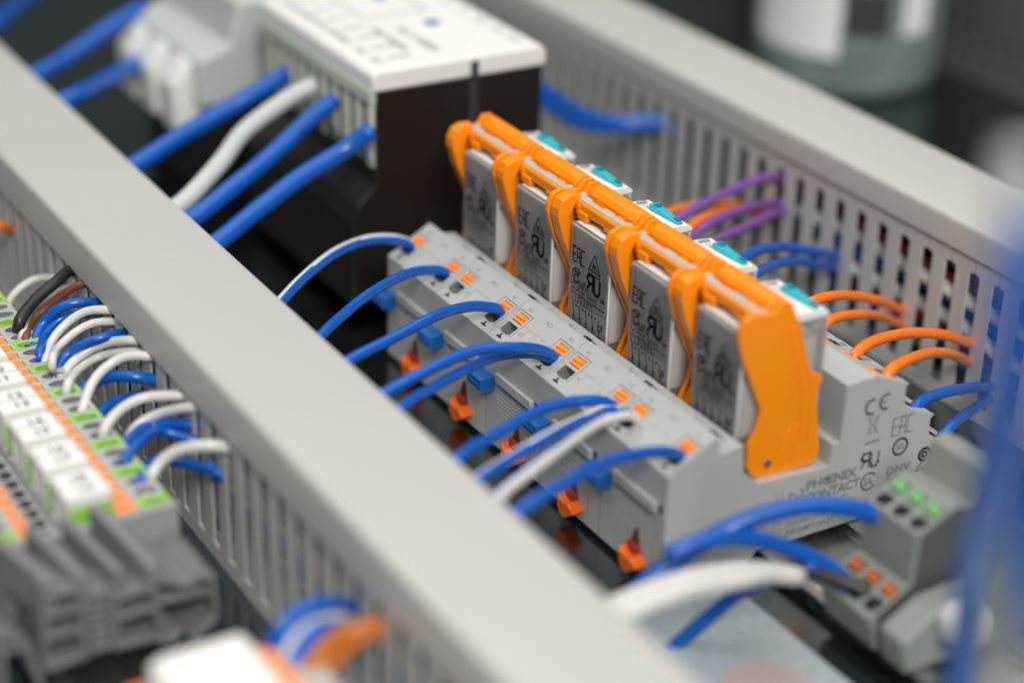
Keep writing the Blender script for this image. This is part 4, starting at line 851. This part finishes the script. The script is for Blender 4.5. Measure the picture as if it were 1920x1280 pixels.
  [(38.0,-64.5,27.6),(39.0,-53.8,31.3),(39.0,-40.5,33.0),(39.0,-28.4,32.9),(38.0,-15.0,30.3),(37.0,-4.3,27.4),(38.0,5.1,24.1)]),
 ('white', 2.3, 'lower of three blurred white wires lying over the corner of the near duct', 'wires around the stepped terminal block',
  [(40.0,-65.8,27.3),(41.0,-55.0,31.0),(41.0,-41.9,32.6),(41.0,-29.8,32.8),(40.0,-16.5,30.9),(39.0,-6.0,28.6),(40.0,3.3,25.8)]),
 ('blue', 2.2, 'blue wire arching at the bottom edge into the near duct', 'wires beside the front terminal group',
  [(21.2,-130.0,29.1),(20.7,-127.0,38.5),(19.1,-121.0,42.5),(15.8,-113.0,40.1),(11.0,-104.0,33.6),(2.2,-99.0,25.2)]),
 ('white', 2.2, 'white wire arching inside the blue one at the bottom edge', 'wires beside the front terminal group',
  [(23.8,-128.0,29.4),(21.8,-125.0,36.3),(18.8,-119.0,38.5),(16.4,-112.0,36.8),(9.5,-104.0,30.1),(1.3,-99.0,22.4)]),
 ('blue', 2.2, 'inner blue wire arching at the bottom edge', 'wires beside the front terminal group',
  [(28.1,-127.0,31.1),(25.2,-124.0,36.7),(22.1,-118.0,38.4),(17.0,-111.0,34.9),(11.4,-104.0,29.1),(3.0,-99.0,21.1)]),
 ('copper', 2.0, 'orange brown wire at the bottom edge by the near duct', 'wires beside the front terminal group',
  [(29.2,-126.0,30.7),(29.1,-122.0,37.1),(23.8,-113.0,36.8),(24.3,-104.0,37.6),(17.7,-99.0,32.4)]),
 ('copper', 1.8, 'second orange brown wire below the first at the bottom edge', 'wires beside the front terminal group',
  [(31.7,-124.0,31.0),(28.6,-118.0,34.0),(24.3,-110.0,34.3),(24.8,-104.0,36.2),(18.2,-99.0,30.8)]),
 ('orange_wire', 1.6, 'orange wire end at the left edge beside the near duct', 'wires beside the front terminal group',
  [(-233.1,-115.0,33.3),(-228.8,-110.0,36.8),(-235.2,-104.0,31.8)]),
 ('blue', 3.4, 'large blurred blue cable at the far right edge', 'foreground cables',
  [(190.0,-95.4,196.4),(190.0,-96.6,181.7),(188.0,-92.9,165.5),(186.0,-86.1,147.3),(184.0,-74.7,124.3)]),
 ('blue', 2.5, 'blue cable slanting down the right edge past the stepped terminal', 'foreground cables',
  [(130.0,-31.5,155.8),(130.0,-33.7,142.9),(130.0,-33.9,123.8),(128.0,-32.3,103.3),(126.0,-30.5,83.9),(122.0,-25.4,63.6),(120.0,-21.3,43.8)]),
 ('greycable', 3.0, 'pale grey blurred cable hanging down the right edge', 'foreground cables',
  [(172.0,-81.5,197.7),(174.0,-81.9,182.8),(175.0,-80.2,164.5),(174.0,-77.2,145.5),(170.0,-70.4,122.3),(164.0,-58.8,84.9)]),
]

wr = random.Random(5)
for (mk_, r_, lab, grp, pts) in WIRES:
    mb = MB()
    pts = [pts[0]] + [tuple(c + wr.uniform(-.22, .22) for c in p) for p in pts[1:-1]] + [pts[-1]]     # hand-bent, never a perfect arc
    if mk_ == 'stripe': tube(mb, pts, r_, 24, stripe=(40, 58, 50)); ms = ['blue', 'white']
    elif mk_ == 'stripe2': tube(mb, pts, r_, 24, stripe=(300, 62, 40)); ms = ['blue', 'white']
    else: tube(mb, pts, r_, 14); ms = [mk_]
    cable = 'cable' in lab and 'wire' not in lab
    o = mb.build('cable' if cable else ('sleeve' if 'sleeve' in lab else 'wire'), ms, None, smooth=True)
    tag(o, lab, 'cable' if cable else ('sleeve' if 'sleeve' in lab else 'wire'), grp)
# wires lying inside the far duct, seen through its slots
rnd = random.Random(11)
inner = [('purple', 136.4, 44, 'dark purple wire highest inside the far duct', -170), ('red', 136.4, 39, 'upper red wire inside the far duct', -150), ('white', 134.9, 34.5, 'upper white wire inside the far duct', -130), ('blue', 136.4, 29.5, 'upper blue wire inside the far duct', -170),
         ('white', 134.9, 24, 'middle white wire inside the far duct', -120), ('red', 136.4, 19, 'lower red wire inside the far duct', -110), ('blue', 136.4, 14.5, 'lower blue wire inside the far duct', -160), ('green', 139, 10, 'green wire low inside the far duct', -90)]
for q, (y, z) in enumerate([(142, 46), (143, 41), (142, 36), (143, 31), (142, 26), (143, 21), (142, 16), (143, 11), (142, 6), (148, 44), (148, 38), (148, 32), (148, 26), (148, 20), (148, 14), (148, 8)]):
    inner.append(('black', y, z, 'added black wire filling the far duct to keep its slots dark', -470))  # added filler that blocks light coming through the slots
for (c, y, z, lab, xs) in inner:
    pts = [(x, y + rnd.uniform(-.4, 1.6), z + rnd.uniform(-2.0, 2.0)) for x in range(xs, 120, 24)]
    o = tube(MB(), pts, 2.6 if c == 'black' else (2.5 if c == 'white' else 1.8), 12, step=6).build('wire', c, None, smooth=True); tag(o, lab, 'wire', 'added black wires keeping the far duct dark' if c == 'black' else 'wires inside the far duct')
for (c, y, z, lab) in [('blue', -100.0, 20, 'blue wire lying inside the near duct'), ('white', -96.0, 14, 'white wire lying inside the near duct'), ('black', -92, 24, 'black wire lying inside the near duct'), ('blue', -86, 12, 'blue wire on the floor of the near duct')]:
    pts = [(x, y + rnd.uniform(-.6, 1.6), z + rnd.uniform(-3, 3)) for x in range(-220, 130, 26)]
    o = tube(MB(), pts, 1.6, 12, step=5).build('wire', c, None, smooth=True); tag(o, lab, 'wire', 'wires inside the near duct')
